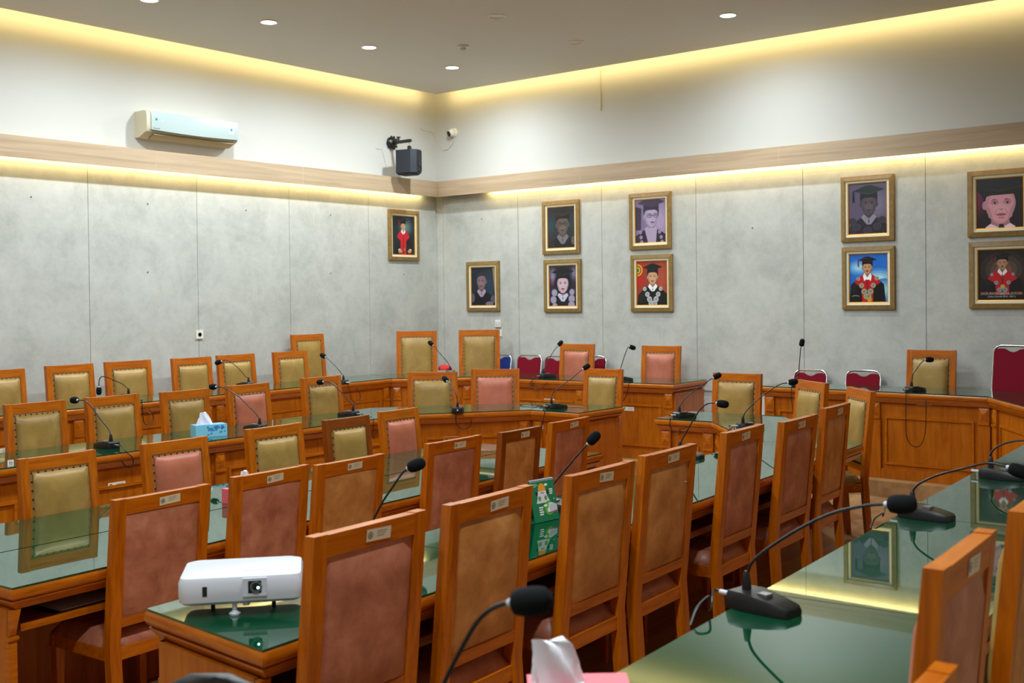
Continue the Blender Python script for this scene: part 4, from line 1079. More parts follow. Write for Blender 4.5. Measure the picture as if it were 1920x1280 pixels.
def cctv():
    p = on_back(852, 249)
    root = thing('security_camera', 'small white security camera on the back wall beside the room corner', 'security camera', (p.x, BACK, p.z))
    MB().lathe([(0.058, 0.0), (0.058, 0.018), (0.048, 0.03)], (0, 0, 0), (0, -1, 0), 24).build('mount', M['ivory'], root)
    MB().ball((0, -0.055, -0.006), 0.048, (0, 0, 1)).build('ball_housing', M['ivory'], root)
    d = Vector((-0.35, -0.8, -0.35)).normalized()
    MB().lathe([(0.036, 0.0), (0.036, 0.012), (0.028, 0.016), (0.0, 0.016)], Vector((0, -0.055, -0.006))+d*0.036, d, 20).build('lens', M['black'], root)
    cp = [on_back(x, y, BACK-0.006)-Vector((p.x, BACK, p.z)) for x, y in ((852, 257), (849, 268), (843, 276), (836, 281), (829, 280), (825, 272))]
    MB().tube(smooth_path(cp), 0.004, 6).build('cable', M['cable'], root)
cctv()
cp = [on_left(x, y, LEFT+0.004) for x, y in ((789, 241), (797, 245), (808, 247), (815, 255), (817.2, 262))]
o = MB().tube(smooth_path(cp), 0.004, 6).build('wall_cable', M['cable'])
tag(o, 'thin pale cable running across the white side wall towards the security camera', 'cable')
cp = [on_left(x, y, LEFT+0.004) for x, y in ((705, 278.5), (716, 279), (720, 295), (725, 316))]
o = MB().tube(cp, 0.003, 6).build('wall_cable', M['cable'])
tag(o, 'thin bent cable on the white wall beside the loudspeaker bracket', 'cable')
cp = [on_back(x, y, BACK-0.005) for x, y in ((1125, 122), (1124.5, 160), (1126, 180), (1126, 207))]
o = MB().tube(cp, 0.009, 6).build('cable_trunking', M['cable'])
tag(o, 'short pale cable strip hanging down the white back wall from the ceiling', 'cable')

def outlet(p, nrm, label, kind):
    root = thing('wall_socket' if kind == 'round' else 'wall_switch', label, 'socket' if kind == 'round' else 'switch', p, math.atan2(nrm[1], nrm[0]))
    MB().box((0, -0.043, -0.043), (0.012, 0.043, 0.043)).build('plate', M['ivory'], root, bevel=0.004)
    if kind == 'round':
        MB().lathe([(0.021, 0.0), (0.021, 0.002), (0.017, 0.002), (0.017, -0.006)], (0.012, 0, 0), (1, 0, 0), 20).build('socket_well', M['dark'], root)
    elif kind == 'switch':
        for y in (-0.02, 0.02): MB().box((0.011, y-0.012, -0.02), (0.017, y+0.012, 0.02)).build('rocker', M['plastic'], root, bevel=0.003)
        MB().box((0.0, -0.04, -0.056), (0.014, 0.04, -0.046)).build('lower_lip', M['steel'], root)
    else:
        MB().lathe([(0.017, 0.0), (0.017, 0.002), (0.013, 0.002), (0.013, -0.004)], (0.012, 0, 0), (1, 0, 0), 16).build('socket_well', M['dark'], root)
CL = 0.018
outlet(on_left(373.5, 627, LEFT+CL), (1, 0), 'ivory round wall socket on the grey side wall', 'round')
outlet(on_back(934.5, 606, BACK-CL), (0, -1), 'white double switch on the grey wall below the lowest portrait', 'switch')
outlet(on_back(936.5, 624, BACK-CL), (0, -1), 'white wall plate just below the double switch, half behind an armchair', 'small')
for wl, pts in (('L', ((58, 369), (277, 382), (461, 394), (620, 403), (277, 510), (620, 512), (757, 514))), ('B', ((903, 410), (1411, 427)))):
    for x, y in pts:
        p = on_left(x, y, LEFT+CL) if wl == 'L' else on_back(x, y, BACK-CL)
        ax = (1, 0, 0) if wl == 'L' else (0, -1, 0)
        o = MB().lathe([(0.0055, 0.0), (0.0055, 0.006), (0.003, 0.009)], (0, 0, 0), ax, 10).build('wall_screw', M['dark']); o.location = p
        tag(o, 'tiny dark picture screw left in the grey wall cladding', 'screw', 'empty picture screws')

# ceiling fittings
def ceil_pt(px, py): return at_z(px, py, CEIL)
for (px, py), lab in (((504, 41), 'lit round downlight, second closest to the photo top in the side-wall line'), ((692, 88), 'lit round downlight in the middle of the side-wall line'),
                      ((848, 126), 'lit round downlight nearest the room corner'), ((1365, 28), 'lit round downlight alone over the back part of the room'), ((280, -1), 'lit round downlight cut by the top photo edge')):
    p = ceil_pt(px, py)
    root = thing('downlight', lab, 'ceiling light', (p.x, p.y, CEIL), 0, 'lit recessed downlights')
    MB().lathe([(0.085, 0.0), (0.085, -0.006), (0.072, -0.009), (0.068, -0.002)], (0, 0, 0), seg=28).build('trim_ring', M['ivory'], root)
    MB().lathe([(0.068, -0.0015), (0.068, -0.005), (0.0, -0.005)], (0, 0, 0), seg=28).build('diffuser', M['lampw'], root)
for (px, py), lab in (((1080, 79), 'unlit round downlight on the ceiling nearer the back wall'), ((931, 30), 'unlit round downlight on the ceiling near the top photo edge')):
    p = ceil_pt(px, py)
    root = thing('downlight', lab, 'ceiling light', (p.x, p.y, CEIL), 0, 'unlit recessed downlights')
    MB().lathe([(0.085, 0.0), (0.085, -0.006), (0.072, -0.009), (0.068, -0.002)], (0, 0, 0), seg=28).build('trim_ring', M['ivory'], root)
    MB().lathe([(0.068, -0.0015), (0.068, -0.004), (0.0, -0.004)], (0, 0, 0), seg=28).build('diffuser', M['offlamp'], root)
p = ceil_pt(868, 86)
root = thing('smoke_detector', 'small white smoke detector on the ceiling between the downlights', 'smoke detector', (p.x, p.y, CEIL))
MB().lathe([(0.06, 0.0), (0.06, -0.014), (0.045, -0.022), (0.036, -0.022)], seg=24).build('housing', M['ivory'], root)
MB().lathe([(0.032, -0.020), (0.032, -0.034), (0.024, -0.044), (0.0, -0.044)], seg=20).build('sensing_head', M['offlamp'], root)


# ------------------------------------------------------------------ framed portraits
def clip01(pts):
    for ax, lim, sg in ((0, 0, 1), (0, 1, -1), (1, 0, 1), (1, 1, -1)):
        out = []
        for i in range(len(pts)):
            a, b = pts[i-1], pts[i]
            da, db = (a[ax]-lim)*sg, (b[ax]-lim)*sg
            if (da < 0) != (db < 0):
                t = da/(da-db); out.append((a[0]+(b[0]-a[0])*t, a[1]+(b[1]-a[1])*t))
            if db >= 0: out.append(b)
        pts = out
        if len(pts) < 3: return []
    return pts
class Print:
    def __init__(s, w, h): s.b = MB(); s.w, s.h, s.n = w, h, 0
    def poly(s, pts, c):
        pts = clip01(list(pts))
        if len(pts) < 3: return
        e = 0.0002+0.00006*s.n; s.n += 1
        s.b.poly([(e, (x-0.5)*s.w, (y-0.5)*s.h) for x, y in pts], c)
    def ell(s, cx, cy, rx, ry, c, n=24, a0=0, a1=360):
        s.poly([(cx+rx*math.cos(R(a0+(a1-a0)*k/n)), cy+ry*math.sin(R(a0+(a1-a0)*k/n))) for k in range(n)], c)
    def bg(s, c, blobs=()):
        s.poly([(0, 0), (1, 0), (1, 1), (0, 1)], c)
        for cx, cy, rx, ry, col in blobs:
            for k in range(4):
                f = 1-0.22*k; m = (k+1)/4
                s.ell(cx, cy, rx*f, ry*f, tuple(int(c[i]+(col[i]-c[i])*m) for i in range(3)))
def mix(a, b, t): return tuple(int(a[i]+(b[i]-a[i])*t) for i in range(3))
def draw_person(p, cx, cy, r, skin, hair, cap=None, tassel=None, glasses=False, mouth=(120, 60, 60), turn=0.0, robe=(14, 13, 16), collar=(225, 222, 226), yoke=None, medals=None, moustache=False, longhair=False, shoulder=None, asp=1.25, bow=False):
    """r: half width of the face in picture widths; asp: picture width over height"""
    ry = r*1.32*asp; dk = mix(skin, (20, 14, 14), 0.55); lt = mix(skin, (255, 245, 235), 0.25)
    sh = shoulder or 0.46
    base = cy-ry*1.05
    # gown
    p.poly([(cx-0.10, base+0.02), (cx-sh*0.6, base-0.08), (cx-sh, base-0.20), (cx-sh*1.12, -0.05), (cx+sh*1.12, -0.05), (cx+sh, base-0.20), (cx+sh*0.6, base-0.08), (cx+0.10, base+0.02)], robe)
    p.poly([(cx-sh*0.62, base-0.09), (cx-sh*0.98, base-0.22), (cx-sh*0.86, base-0.42), (cx-sh*0.55, base-0.25)], mix(robe, (90, 90, 96), 0.18))
    if yoke:
        p.poly([(cx-0.09, base+0.03), (cx-sh*0.62, base-0.08), (cx-sh*0.80, base-0.16), (cx-sh*0.36, base-0.26), (cx-sh*0.34, -0.05), (cx+sh*0.34, -0.05), (cx+sh*0.36, base-0.26), (cx+sh*0.80, base-0.16), (cx+sh*0.62, base-0.08), (cx+0.09, base+0.03)], yoke)
        p.poly([(cx-0.02, base-0.10), (cx+0.02, base-0.10), (cx+0.03, -0.05), (cx-0.03, -0.05)], mix(yoke, (60, 0, 10), 0.4))
    # neck and collar
    p.poly([(cx-r*0.55, cy-ry*0.55), (cx+r*0.55, cy-ry*0.55), (cx+r*0.62, base-0.03), (cx, base-0.10), (cx-r*0.62, base-0.03)], mix(skin, dk, 0.45))
    p.poly([(cx-r*0.62, base+0.04), (cx-r*0.95, base-0.03), (cx-r*0.25, base-0.26*asp*r*4), (cx+r*0.25, base-0.26*asp*r*4), (cx+r*0.95, base-0.03), (cx+r*0.62, base+0.04), (cx, base-0.055)], collar)
    if bow:
        p.poly([(cx-r*0.9, base-0.02), (cx, base-0.07), (cx-r*0.7, base-0.13)], mix(collar, (255, 255, 255), 0.5)); p.poly([(cx+r*0.9, base-0.02), (cx, base-0.07), (cx+r*0.7, base-0.13)], mix(collar, (255, 255, 255), 0.5))
    else:
        p.poly([(cx-r*0.10, base-0.07), (cx+r*0.10, base-0.07), (cx, base-0.17)], mix(collar, (40, 40, 46), 0.8))
    if medals:
        mc, n, ra = medals
        for k in range(n):
            t = k/(n-1); x = cx-sh*0.56*(1-2*t)*(1-0.25*math.sin(PI*t)); y = base-0.08-0.40*(1-abs(1-2*t)**1.3)
            rr = ra*(0.75+0.4*math.sin(PI*t))
            p.ell(x, y, rr, rr*asp, mix(mc, (20, 20, 20), 0.5)); p.ell(x, y, rr*0.9, rr*0.9*asp, mc); p.ell(x, y, rr*0.55, rr*0.55*asp, mix(mc, (70, 66, 60), 0.35))
    # hair, ears, face
    if longhair: p.ell(cx, cy+0.01, r*1.5, ry*1.12, hair)
    p.ell(cx, cy+ry*0.28, r*1.06, ry*0.86, hair)
    for sg in (-1, 1):
        if not longhair and not (turn and sg*turn > 0.1): p.ell(cx+sg*r*1.0, cy-ry*0.02, r*0.15, ry*0.22, mix(skin, dk, 0.3))
    face = [(cx+r*0.97*math.cos(a)*(1-0.16*max(0, -math.sin(a))), cy+ry*math.sin(a)*0.98) for a in [2*PI*k/30 for k in range(30)]]
    p.poly(face, mix(skin, dk, 0.18))
    p.ell(cx+turn*r*0.25, cy-ry*0.06, r*0.80, ry*0.82, skin)
    p.ell(cx+turn*r*0.3, cy-ry*0.28, r*0.46, ry*0.30, mix(skin, lt, 0.35))
    if not cap: p.poly([(cx-r*1.02, cy+ry*0.30), (cx-r*0.9, cy+ry*1.05), (cx, cy+ry*1.24), (cx+r*0.9, cy+ry*1.05), (cx+r*1.02, cy+ry*0.30), (cx+r*0.7, cy+ry*0.66), (cx, cy+ry*0.74), (cx-r*0.6, cy+ry*0.62)], hair)
    tx = cx+turn*r*0.34
    for sg in (-1, 1):
        ex = tx+sg*r*0.40
        p.ell(ex, cy+ry*0.11, r*0.25, ry*0.12, mix(skin, dk, 0.38))
        p.poly([(ex-r*0.17, cy+ry*0.075), (ex, cy+ry*0.045), (ex+r*0.17, cy+ry*0.075), (ex, cy+ry*0.125)], mix(lt, (225, 225, 225), 0.25)); p.ell(ex+turn*r*0.05, cy+ry*0.085, r*0.075, ry*0.042, (30, 22, 22)); p.poly([(ex-r*0.20, cy+ry*0.08), (ex, cy+ry*0.125), (ex+r*0.20, cy+ry*0.08), (ex, cy+ry*0.155)], mix(dk, (20, 14, 14), 0.4))
        p.poly([(ex-r*0.26, cy+ry*0.22), (ex-r*0.05, cy+ry*0.29), (ex+r*0.26, cy+ry*0.22), (ex, cy+ry*0.245)], mix(dk, (10, 8, 8), 0.6))
    p.poly([(tx-r*0.07, cy+ry*0.10), (tx+r*0.07, cy+ry*0.10), (tx+r*0.17+turn*r*0.06, cy-ry*0.22), (tx, cy-ry*0.27), (tx-r*0.17+turn*r*0.06, cy-ry*0.22)], mix(skin, lt, 0.25))
    p.poly([(tx-r*0.17, cy-ry*0.22), (tx+r*0.17, cy-ry*0.22), (tx, cy-ry*0.29)], mix(skin, dk, 0.6))
    if moustache: p.poly([(tx-r*0.36, cy-ry*0.42), (tx, cy-ry*0.32), (tx+r*0.36, cy-ry*0.42), (tx, cy-ry*0.385)], mix(dk, (16, 12, 12), 0.7))
    p.ell(tx, cy-ry*0.50, r*0.32, ry*0.075, mouth); p.poly([(tx-r*0.32, cy-ry*0.50), (tx+r*0.32, cy-ry*0.50), (tx, cy-ry*0.52)], mix(mouth, (20, 0, 0), 0.5))
    for sg in (-1, 1):
        p.poly([(tx+sg*r*0.24, cy-ry*0.20), (tx+sg*r*0.30, cy-ry*0.24), (tx+sg*r*0.46, cy-ry*0.50), (tx+sg*r*0.38, cy-ry*0.46)], mix(skin, dk, 0.3))
        p.poly([(cx+sg*r*0.92, cy+ry*0.05), (cx+sg*r*0.66, cy-ry*0.2), (cx+sg*r*0.44, cy-ry*0.80), (cx+sg*r*0.74, cy-ry*0.62)], mix(skin, dk, 0.28))
    p.ell(tx, cy-ry*0.66, r*0.22, ry*0.04, mix(skin, dk, 0.35))
    if glasses:
        for sg in (-1, 1):
            ex = tx+sg*r*0.42
            for q0 in range(0, 360, 30):
                a, b_ = R(q0), R(q0+30)
                p.poly([(ex+r*0.35*math.cos(a), cy+ry*0.09+ry*0.21*math.sin(a)), (ex+r*0.35*math.cos(b_), cy+ry*0.09+ry*0.21*math.sin(b_)), (ex+r*0.29*math.cos(b_), cy+ry*0.09+ry*0.17*math.sin(b_)), (ex+r*0.29*math.cos(a), cy+ry*0.09+ry*0.17*math.sin(a))], (26, 22, 28))
        p.poly([(tx-r*0.08, cy+ry*0.13), (tx+r*0.08, cy+ry*0.13), (tx+r*0.08, cy+ry*0.09), (tx-r*0.08, cy+ry*0.09)], (26, 22, 28))
    if cap:
        cw = r*1.95; yb = cy+ry*0.60
        p.poly([(cx-r*1.08, yb-ry*0.16), (cx-r*0.5, yb+ry*0.03), (cx+r*0.5, yb+ry*0.03), (cx+r*1.08, yb-ry*0.16), (cx+r*1.02, yb+ry*0.72), (cx-r*1.02, yb+ry*0.72)], mix(cap, (0, 0, 0), 0.25))
        p.poly([(cx-cw, yb+ry*0.66), (cx+turn*r*0.3, yb+ry*0.30), (cx+cw, yb+ry*0.72), (cx+cw*0.15, yb+ry*1.16), (cx-cw*0.2, yb+ry*1.14)], cap)
        p.poly([(cx-cw, yb+ry*0.66), (cx+turn*r*0.3, yb+ry*0.30), (cx+cw, yb+ry*0.72), (cx+turn*r*0.3, yb+ry*0.36)], mix(cap, (110, 120, 124), 0.35))
        if tassel:
            p.poly([(cx, yb+ry*0.92), (cx-cw*0.98, yb+ry*0.70), (cx-cw*0.98, yb+ry*0.65), (cx, yb+ry*0.87)], tassel)
            p.poly([(cx-cw*1.02, yb+ry*0.68), (cx-cw*0.93, yb+ry*0.68), (cx-cw*0.90, yb-ry*0.36), (cx-cw*1.05, yb-ry*0.36)], tassel)

def portrait(wall, x0, y0, x1, y1, label, draw, hw=None, caption=None):
    f = on_back if wall == 'B' else on_left
    k = BACK-CL-0.02 if wall == 'B' else LEFT+CL+0.02
    a, b_ = f(x0, (y0+y1)/2, k), f(x1, (y0+y1)/2, k)
    t, u = f((x0+x1)/2, y0, k), f((x0+x1)/2, y1, k)
    W = abs(b_.x-a.x) if wall == 'B' else abs(b_.y-a.y)
    H = t.z-u.z
    if hw: W = hw
    c = Vector(((a.x+b_.x)/2, BACK-CL, (t.z+u.z)/2)) if wall == 'B' else Vector((LEFT+CL, (a.y+b_.y)/2, (t.z+u.z)/2))
    if hw: c.x = a.x+hw/2
    root = thing('framed_portrait', label, 'portrait', c, R(-90) if wall == 'B' else 0.0, 'framed portraits on the grey walls')
    # local: +X out of the wall, +Y to the viewer's right
    fw = 0.080*W; d = 0.034
    def ringmesh(w0, h0, w1, h1, x0_, x1_, name, mat, bev):
        bm = MB(); o = [(w0/2, h0/2), (-w0/2, h0/2), (-w0/2, -h0/2), (w0/2, -h0/2)]; i = [(w1/2, h1/2), (-w1/2, h1/2), (-w1/2, -h1/2), (w1/2, -h1/2)]
        for k_ in range(4):
            a_, c_ = o[k_-1], o[k_]; e_, g_ = i[k_-1], i[k_]
            bm.hexa([(0.001, *a_), (0.001, *c_), (0.001, *g_), (0.001, *e_)], [(x0_, *a_), (x0_, *c_), (x1_, *g_), (x1_, *e_)])
        return bm.build(name, mat, root, bevel=bev)
    ringmesh(W, H, W-2*fw, H-2*fw, d*0.8, d, 'frame', M['gold'], 0.003)
    lw = 0.044*W
    ringmesh(W-2*fw, H-2*fw, W-2*fw-2*lw, H-2*fw-2*lw, d*0.62, d*0.55, 'liner', M['liner'], 0)
    ringmesh(W-2*fw-2*lw, H-2*fw-2*lw, W-2*fw-2*lw-0.016, H-2*fw-2*lw-0.016, d*0.45, d*0.40, 'gilt_fillet', M['fillet'], 0)
    pw, ph = W-2*fw-2*lw-0.012, H-2*fw-2*lw-0.012
    p = Print(pw, ph); draw(p, pw/ph)
    o = p.b.build('printed_portrait', M['print'], root, smooth=False); o.location = (0.006, 0, 0)
    if caption:
        for tx, zz, sz in caption:
            me = text_mesh(tx, sz, simple('caption_white', (196, 190, 186), 0.5), 'CENTER')
            q = link('caption_lettering', me, root); q.rotation_euler = (PI/2, 0, PI/2); q.location = (0.0125, 0, -ph/2+zz)
        bm = MB(); bm.box((0.0122, -0.182, -ph/2+0.050), (0.0125, 0.182, -ph/2+0.0515)); bm.build('caption_line', M['liner'], root)

def dA(p, k):
    p.bg((16, 30, 36), ((0.62, 0.72, 0.36, 0.26, (84, 116, 116)),))
    draw_person(p, 0.5, 0.735, 0.105, (196, 150, 118), (20, 16, 16), cap=(12, 12, 12), tassel=(176, 20, 60), moustache=True, robe=(10, 10, 11), yoke=(196, 16, 34), shoulder=0.36, asp=k)
    for x, s in ((0.35, -1), (0.77, 1)):
        p.ell(x-0.03*s*-1, 0.115, 0.06, 0.035, (230, 226, 220)); p.ell(x, 0.085, 0.085, 0.05, (186, 136, 104)); p.poly([(x-0.08, 0.02), (x+0.08, 0.02), (x+0.07, 0.05), (x-0.07, 0.05)], (150, 20, 24))
    p.ell(0.54, 0.13, 0.04, 0.035, (150, 112, 48))
def dB(p, k):
    p.bg((24, 34, 46), ((0.8, 0.5, 0.4, 0.6, (34, 54, 70)),))
    p.poly([(0.88, 1), (1, 1), (1, 0.0), (0.97, 0.3)], (140, 118, 84))
    draw_person(p, 0.42, 0.62, 0.20, (122, 98, 104), (44, 42, 52), mouth=(92, 62, 74), robe=(12, 12, 20), collar=(160, 142, 164), turn=-0.4, asp=k, moustache=False, shoulder=0.52)
    p.ell(0.04, 0.2, 0.10, 0.12, (84, 80, 92)); p.ell(0.92, 0.16, 0.12, 0.1, (84, 76, 90)); p.ell(0.75, 0.04, 0.16, 0.06, (110, 96, 118))
def dC(p, k):
    p.bg((36, 38, 46), ((0.08, 0.55, 0.22, 0.3, (24, 58, 70)), (0.95, 0.6, 0.18, 0.3, (24, 52, 62))))
    draw_person(p, 0.55, 0.56, 0.235, (92, 80, 76), (40, 38, 40), cap=(30, 30, 34), glasses=True, mouth=(76, 58, 58), robe=(20, 20, 26), collar=(108, 104, 110), shoulder=0.52, asp=k)
    p.ell(0.95, 0.17, 0.08, 0.10, (84, 82, 88))
def dD(p, k):
    p.bg((40, 32, 52), ((0.12, 0.75, 0.16, 0.24, (120, 116, 140)), (0.92, 0.8, 0.14, 0.2, (110, 106, 134))))
    p.ell(0.03, 0.62, 0.05, 0.06, (130, 20, 50))
    draw_person(p, 0.5, 0.54, 0.215, (196, 166, 178), (22, 16, 26), cap=(20, 18, 24), mouth=(150, 24, 50), longhair=True, robe=(16, 14, 22), collar=(190, 184, 204), shoulder=0.5, asp=k)
    for x, y, r in ((0.19, 0.33, 0.115), (0.15, 0.155, 0.12), (0.2, 0.0, 0.1), (0.84, 0.34, 0.1), (0.83, 0.175, 0.125), (0.82, 0.02, 0.13)):
        p.ell(x, y, r, r*k, (90, 84, 104)); p.ell(x, y, r*0.9, r*0.9*k, (152, 142, 166))
def dE(p, k):
    p.bg((122, 104, 142), ((0.8, 0.5, 0.4, 0.5, (160, 142, 178)),))
    p.poly([(0, 0.3), (0.18, 0.3), (0.2, 0.8), (0, 0.85)], (52, 40, 66))
    draw_person(p, 0.52, 0.60, 0.235, (172, 154, 186), (42, 32, 54), cap=(58, 44, 74), glasses=True, mouth=(104, 84, 118), turn=0.6, robe=(34, 22, 46), collar=(166, 150, 178), shoulder=0.56, asp=k)
    p.poly([(0.30, 0.34), (0.72, 0.34), (0.68, 0.0), (0.42, 0.0)], (164, 148, 176))
    for x, y in ((0.17, 0.25), (0.19, 0.13), (0.21, 0.02), (0.80, 0.24), (0.85, 0.12), (0.88, 0.01)): p.ell(x, y, 0.055, 0.055*k, (140, 124, 154))
def dF(p, k):
    p.bg((146, 52, 34), ((0.8, 0.6, 0.3, 0.5, (166, 70, 46)),))
    p.poly([(0, 0.35), (0.2, 0.5), (0.24, 1), (0, 1)], (176, 30, 26))
    for r, c in ((0.17, (196, 170, 40)), (0.13, (170, 40, 28)), (0.09, (206, 186, 60)), (0.06, (60, 120, 40))): p.ell(0.02, 0.80, r, r*k, c)
    draw_person(p, 0.52, 0.635, 0.165, (202, 152, 116), (20, 16, 14), cap=(10, 12, 10), robe=(10, 10, 10), collar=(236, 236, 238), medals=((186, 188, 192), 9, 0.085), glasses=False, shoulder=0.47, asp=k)
    p.poly([(0.50, 0.985), (0.56, 0.985), (0.55, 1), (0.51, 1)], (10, 10, 10))
def dG(p, k):
    p.bg((86, 78, 102), ((0.75, 0.6, 0.4, 0.4, (112, 104, 126)),))
    draw_person(p, 0.53, 0.58, 0.21, (80, 72, 80), (44, 40, 46), cap=(42, 50, 52), tassel=(34, 32, 36), mouth=(70, 56, 64), robe=(40, 36, 46), collar=(130, 126, 142), shoulder=0.50, asp=k)
    for x, y in ((0.10, 0.26), (0.22, 0.14), (0.50, 0.07), (0.75, 0.14), (0.87, 0.27)): p.ell(x, y, 0.11, 0.07, (66, 62, 74)); p.ell(x, y, 0.09, 0.055, (54, 50, 62))
def dH(p, k):
    p.bg((26, 104, 196), ((0.25, 0.72, 0.34, 0.16, (150, 206, 232)), (0.75, 0.48, 0.5, 0.22, (176, 218, 226)), (0.9, 0.25, 0.3, 0.24, (140, 196, 214))))
    draw_person(p, 0.47, 0.71, 0.125, (196, 142, 104), (20, 16, 16), cap=(14, 16, 22), tassel=(140, 20, 50), moustache=True, robe=(12, 12, 14), collar=(236, 234, 238), yoke=(190, 14, 34), medals=((170, 158, 128), 8, 0.075), shoulder=0.43, asp=k, bow=True)
    p.ell(0.16, 0.06, 0.17, 0.12, (16, 16, 18)); p.ell(0.16, 0.12, 0.10, 0.025, (150, 152, 156)); p.ell(0.16, 0.108, 0.10, 0.025, (16, 16, 18))
    p.ell(0.53, 0.055, 0.065, 0.065*k, (190, 146, 46))
def dI(p, k):
    p.bg((28, 14, 22), ((0.02, 0.6, 0.2, 0.4, (110, 30, 70)),))
    draw_person(p, 0.51, 0.47, 0.335, (216, 150, 164), (18, 12, 16), cap=None, mouth=(176, 84, 104), robe=(20, 12, 18), collar=(232, 200, 216), turn=0.15, shoulder=0.62, asp=k)
    p.poly([(0.14, 0.62), (0.30, 0.66), (0.80, 0.67), (0.90, 0.60), (1, 0.68), (1, 1), (0, 1), (0, 0.8)], (16, 14, 18))
    p.poly([(0, 0.84), (0.5, 0.72), (1, 0.80), (1, 0.84), (0.5, 0.77)], (34, 30, 36))
    p.poly([(0.49, 0.08), (0.57, 0.08), (0.60, 0.0), (0.47, 0.0)], (28, 24, 44))
def dJ(p, k):
    p.bg((26, 20, 18), ((0.55, 0.6, 0.50, 0.36, (104, 84, 70)),))
    draw_person(p, 0.52, 0.725, 0.110, (176, 128, 98), (20, 16, 16), cap=(14, 14, 14), tassel=(120, 16, 34), moustache=True, robe=(12, 11, 12), collar=(226, 224, 226), yoke=(184, 16, 30), medals=((150, 150, 156), 7, 0.05), shoulder=0.40, asp=k)
    p.ell(0.53, 0.265, 0.05, 0.05*k, (176, 160, 96)); p.poly([(0.08, 0.13), (0.3, 0.13), (0.3, 0.16), (0.1, 0.17)], (120, 14, 24)); p.poly([(0.72, 0.13), (0.95, 0.13), (0.93, 0.17), (0.74, 0.16)], (120, 14, 24)); p.poly([(0, 0), (1, 0), (1, 0.10), (0, 0.10)], (16, 13, 12))
portrait('L', 729, 394, 785.5, 488, 'framed portrait of a person in a red-fronted robe, alone on the side wall', dA)
portrait('B', 875, 490, 936, 583, 'framed portrait of a bareheaded person, lowest and closest to the room corner', dB)
portrait('B', 1017, 376, 1086, 476, 'dark faded framed portrait of a person in glasses and cap, above the woman', dC)
portrait('B', 1020, 486, 1089, 585, 'framed portrait of a woman in a black cap with red lips', dD)
portrait('B', 1180, 361, 1258, 467, 'purple-toned framed portrait of a person in glasses looking sideways', dE)
portrait('B', 1183, 477, 1261, 584, 'framed portrait with a red-brown backdrop and a chain of silver medals', dF)
portrait('B', 1577, 329, 1676, 452, 'dim grey-purple framed portrait of a capped person, above the blue-sky one', dG)
portrait('B', 1579, 462, 1677.5, 580, 'framed portrait with a bright blue sky behind a red robe', dH)
portrait('B', 1814, 318, 1922, 443, 'framed close-up portrait of a smiling person with tie, uppermost at the photo edge', dI, hw=0.555)
portrait('B', 1817, 452, 1925, 578, 'framed portrait on dark brown with a white caption under a red robe', dJ, hw=0.555, caption=(('Prof. Dr. BUDIMAN GINTING, SH, M. Hum', 0.056, 0.0195), ('( Dekan Periode 2016 - 2021 )', 0.026, 0.0195)))


# ------------------------------------------------------------------ pieces that belong to a part become its sub-parts
SUB = {'nail_strip': 'back_cushion', 'inventory_sticker': 'top_rail', 'scuff_mark': 'back_panel', 'pyramid_block': 'pilaster', 'liner': 'frame', 'gilt_fillet': 'frame',
       'caption_lettering': 'printed_portrait', 'caption_line': 'printed_portrait', 'lens_window': 'lens_housing', 'lens_ring': 'lens_housing', 'lens': 'lens_housing',
       'lamp_glow': 'lens_housing', 'talk_button': 'base', 'neck_socket': 'base', 'collar': 'foam_windscreen', 'maker_lettering': 'front_cover', 'stickers': 'front_cover',
       'rocker': 'plate', 'socket_well': 'plate', 'panel_moulding': 'front_panel', 'shelf_rail': 'shelf', 'inventory_label': 'front_panel', 'number_tag': 'front_panel', 'cone': 'grille', 'sensing_head': 'housing'}
stem = lambda o: o.name.split('.')[0]
for root in [o for o in COL.objects if o.parent is None and 'label' in o]:
    kids = list(root.children)
    seen = {}
    for c in kids:
        host = SUB.get(stem(c))
        if not host: continue
        hosts = [k for k in kids if stem(k) == host]
        if not hosts: continue
        i = seen.get(stem(c), 0); seen[stem(c)] = i+1
        h = hosts[min(i, len(hosts)-1)] if len(hosts) > 1 else hosts[0]
        l = Vector(c.location)-Vector(h.location)
        c.parent = h; c.location = l

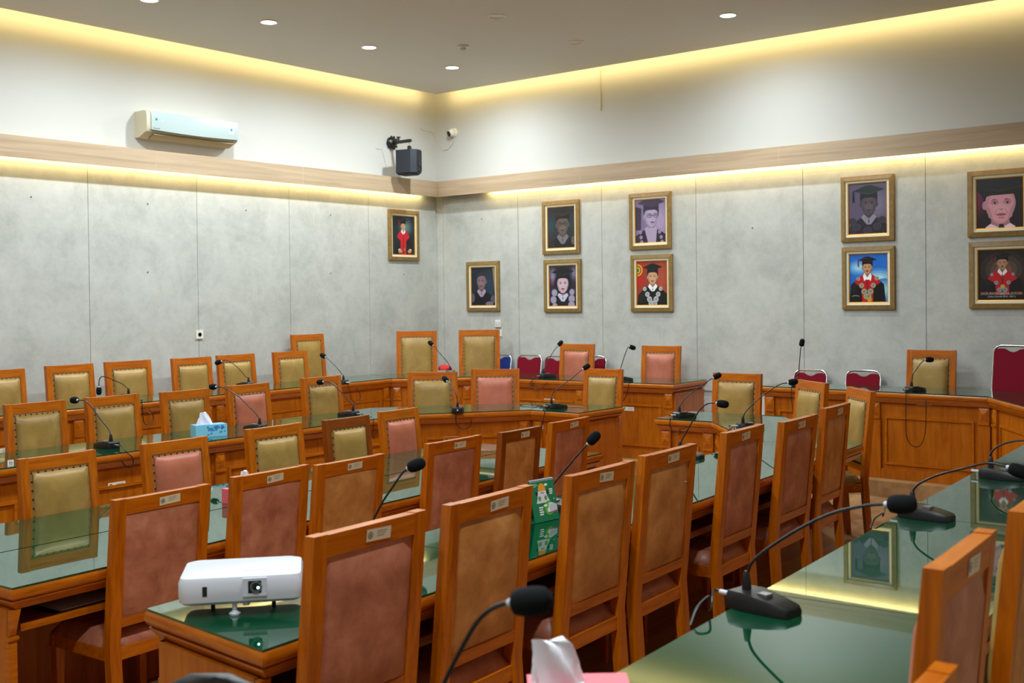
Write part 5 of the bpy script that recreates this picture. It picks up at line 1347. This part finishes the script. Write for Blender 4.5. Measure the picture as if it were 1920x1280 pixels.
# ------------------------------------------------------------------ lights
def area(name, loc, rot, sx, sy, power, color, shape='RECTANGLE', spread=180):
    l = bpy.data.lights.new(name, 'AREA'); l.shape = shape; l.size = sx
    if shape == 'RECTANGLE': l.size_y = sy
    l.energy = power; l.color = color; l.spread = R(spread)
    o = bpy.data.objects.new(name, l); COL.objects.link(o); o.location = loc; o.rotation_euler = rot
    return o
COOL = (0.86, 0.955, 1.0)
WARM = (1.0, 0.75, 0.31)
DL = []
for k in range(8):
    y = 9.60-1.36*k
    DL.append((-8.52, y, 1.18 if k < 4 else 0.7 if k == 4 else 0.3))
    DL.append((-5.06, y, 1.0 if k < 6 else 0.5))
    if k in (5, 6, 7): DL.append((-1.60, y, 1.4))
for x, y, f in DL:
    area('downlight_lamp', (x, y, CEIL-0.012), (0, 0, 0), 0.13, 0.13, 42*f, COOL, 'DISK', 168)
# warm strips: in the ceiling cove and under the wooden pelmet
zc = CEIL+0.03
area('cove_strip', (LEFT+0.195, (BACK+SOUTH)/2, zc), (0, R(90), 0), 0.03, BACK-SOUTH-0.5, 38, WARM)
area('cove_strip', ((LEFT+RIGHT)/2, BACK-0.195, zc), (R(90), 0, 0), RIGHT-LEFT-0.5, 0.03, 32, WARM)
zs = 3.235
ya, yb = SOUTH+0.2, on_left(795, 372, LEFT+0.08).y
area('pelmet_strip', (LEFT+0.075, (ya+yb)/2, zs), (0, R(55), 0), 0.02, yb-ya, 50, WARM)
xa, xb = on_back(912, 358, BACK-0.08).x, RIGHT-0.2
area('pelmet_strip', ((xa+xb)/2, BACK-0.075, zs), (R(55), 0, 0), xb-xa, 0.02, 45, WARM)

w = bpy.data.worlds.new('world'); scene.world = w; w.use_nodes = True
w.node_tree.nodes['Background'].inputs[0].default_value = (0.02, 0.022, 0.024, 1)

# ------------------------------------------------------------------ camera
cam = bpy.data.cameras.new('camera'); co = bpy.data.objects.new('camera', cam); COL.objects.link(co)
m = Matrix((rgt, upv, -fwd)).transposed().to_4x4(); m.translation = CAM
co.matrix_world = m
cam.sensor_width = 36; cam.lens = F*36/1920
cam.shift_y = -(640-CY)/1920
cam.clip_start = 0.05
cam.dof.use_dof = True; cam.dof.focus_distance = 6.5; cam.dof.aperture_fstop = 4.8
scene.camera = co
vs = scene.view_settings
vs.view_transform = 'Standard'; vs.look = 'None'; vs.exposure = 0.0; vs.gamma = 1.0; vs.use_curve_mapping = False
scene.cycles.use_denoising = True
scene.cycles.max_bounces = 8; scene.cycles.diffuse_bounces = 5; scene.cycles.glossy_bounces = 4
scene.cycles.sample_clamp_indirect = 6.0
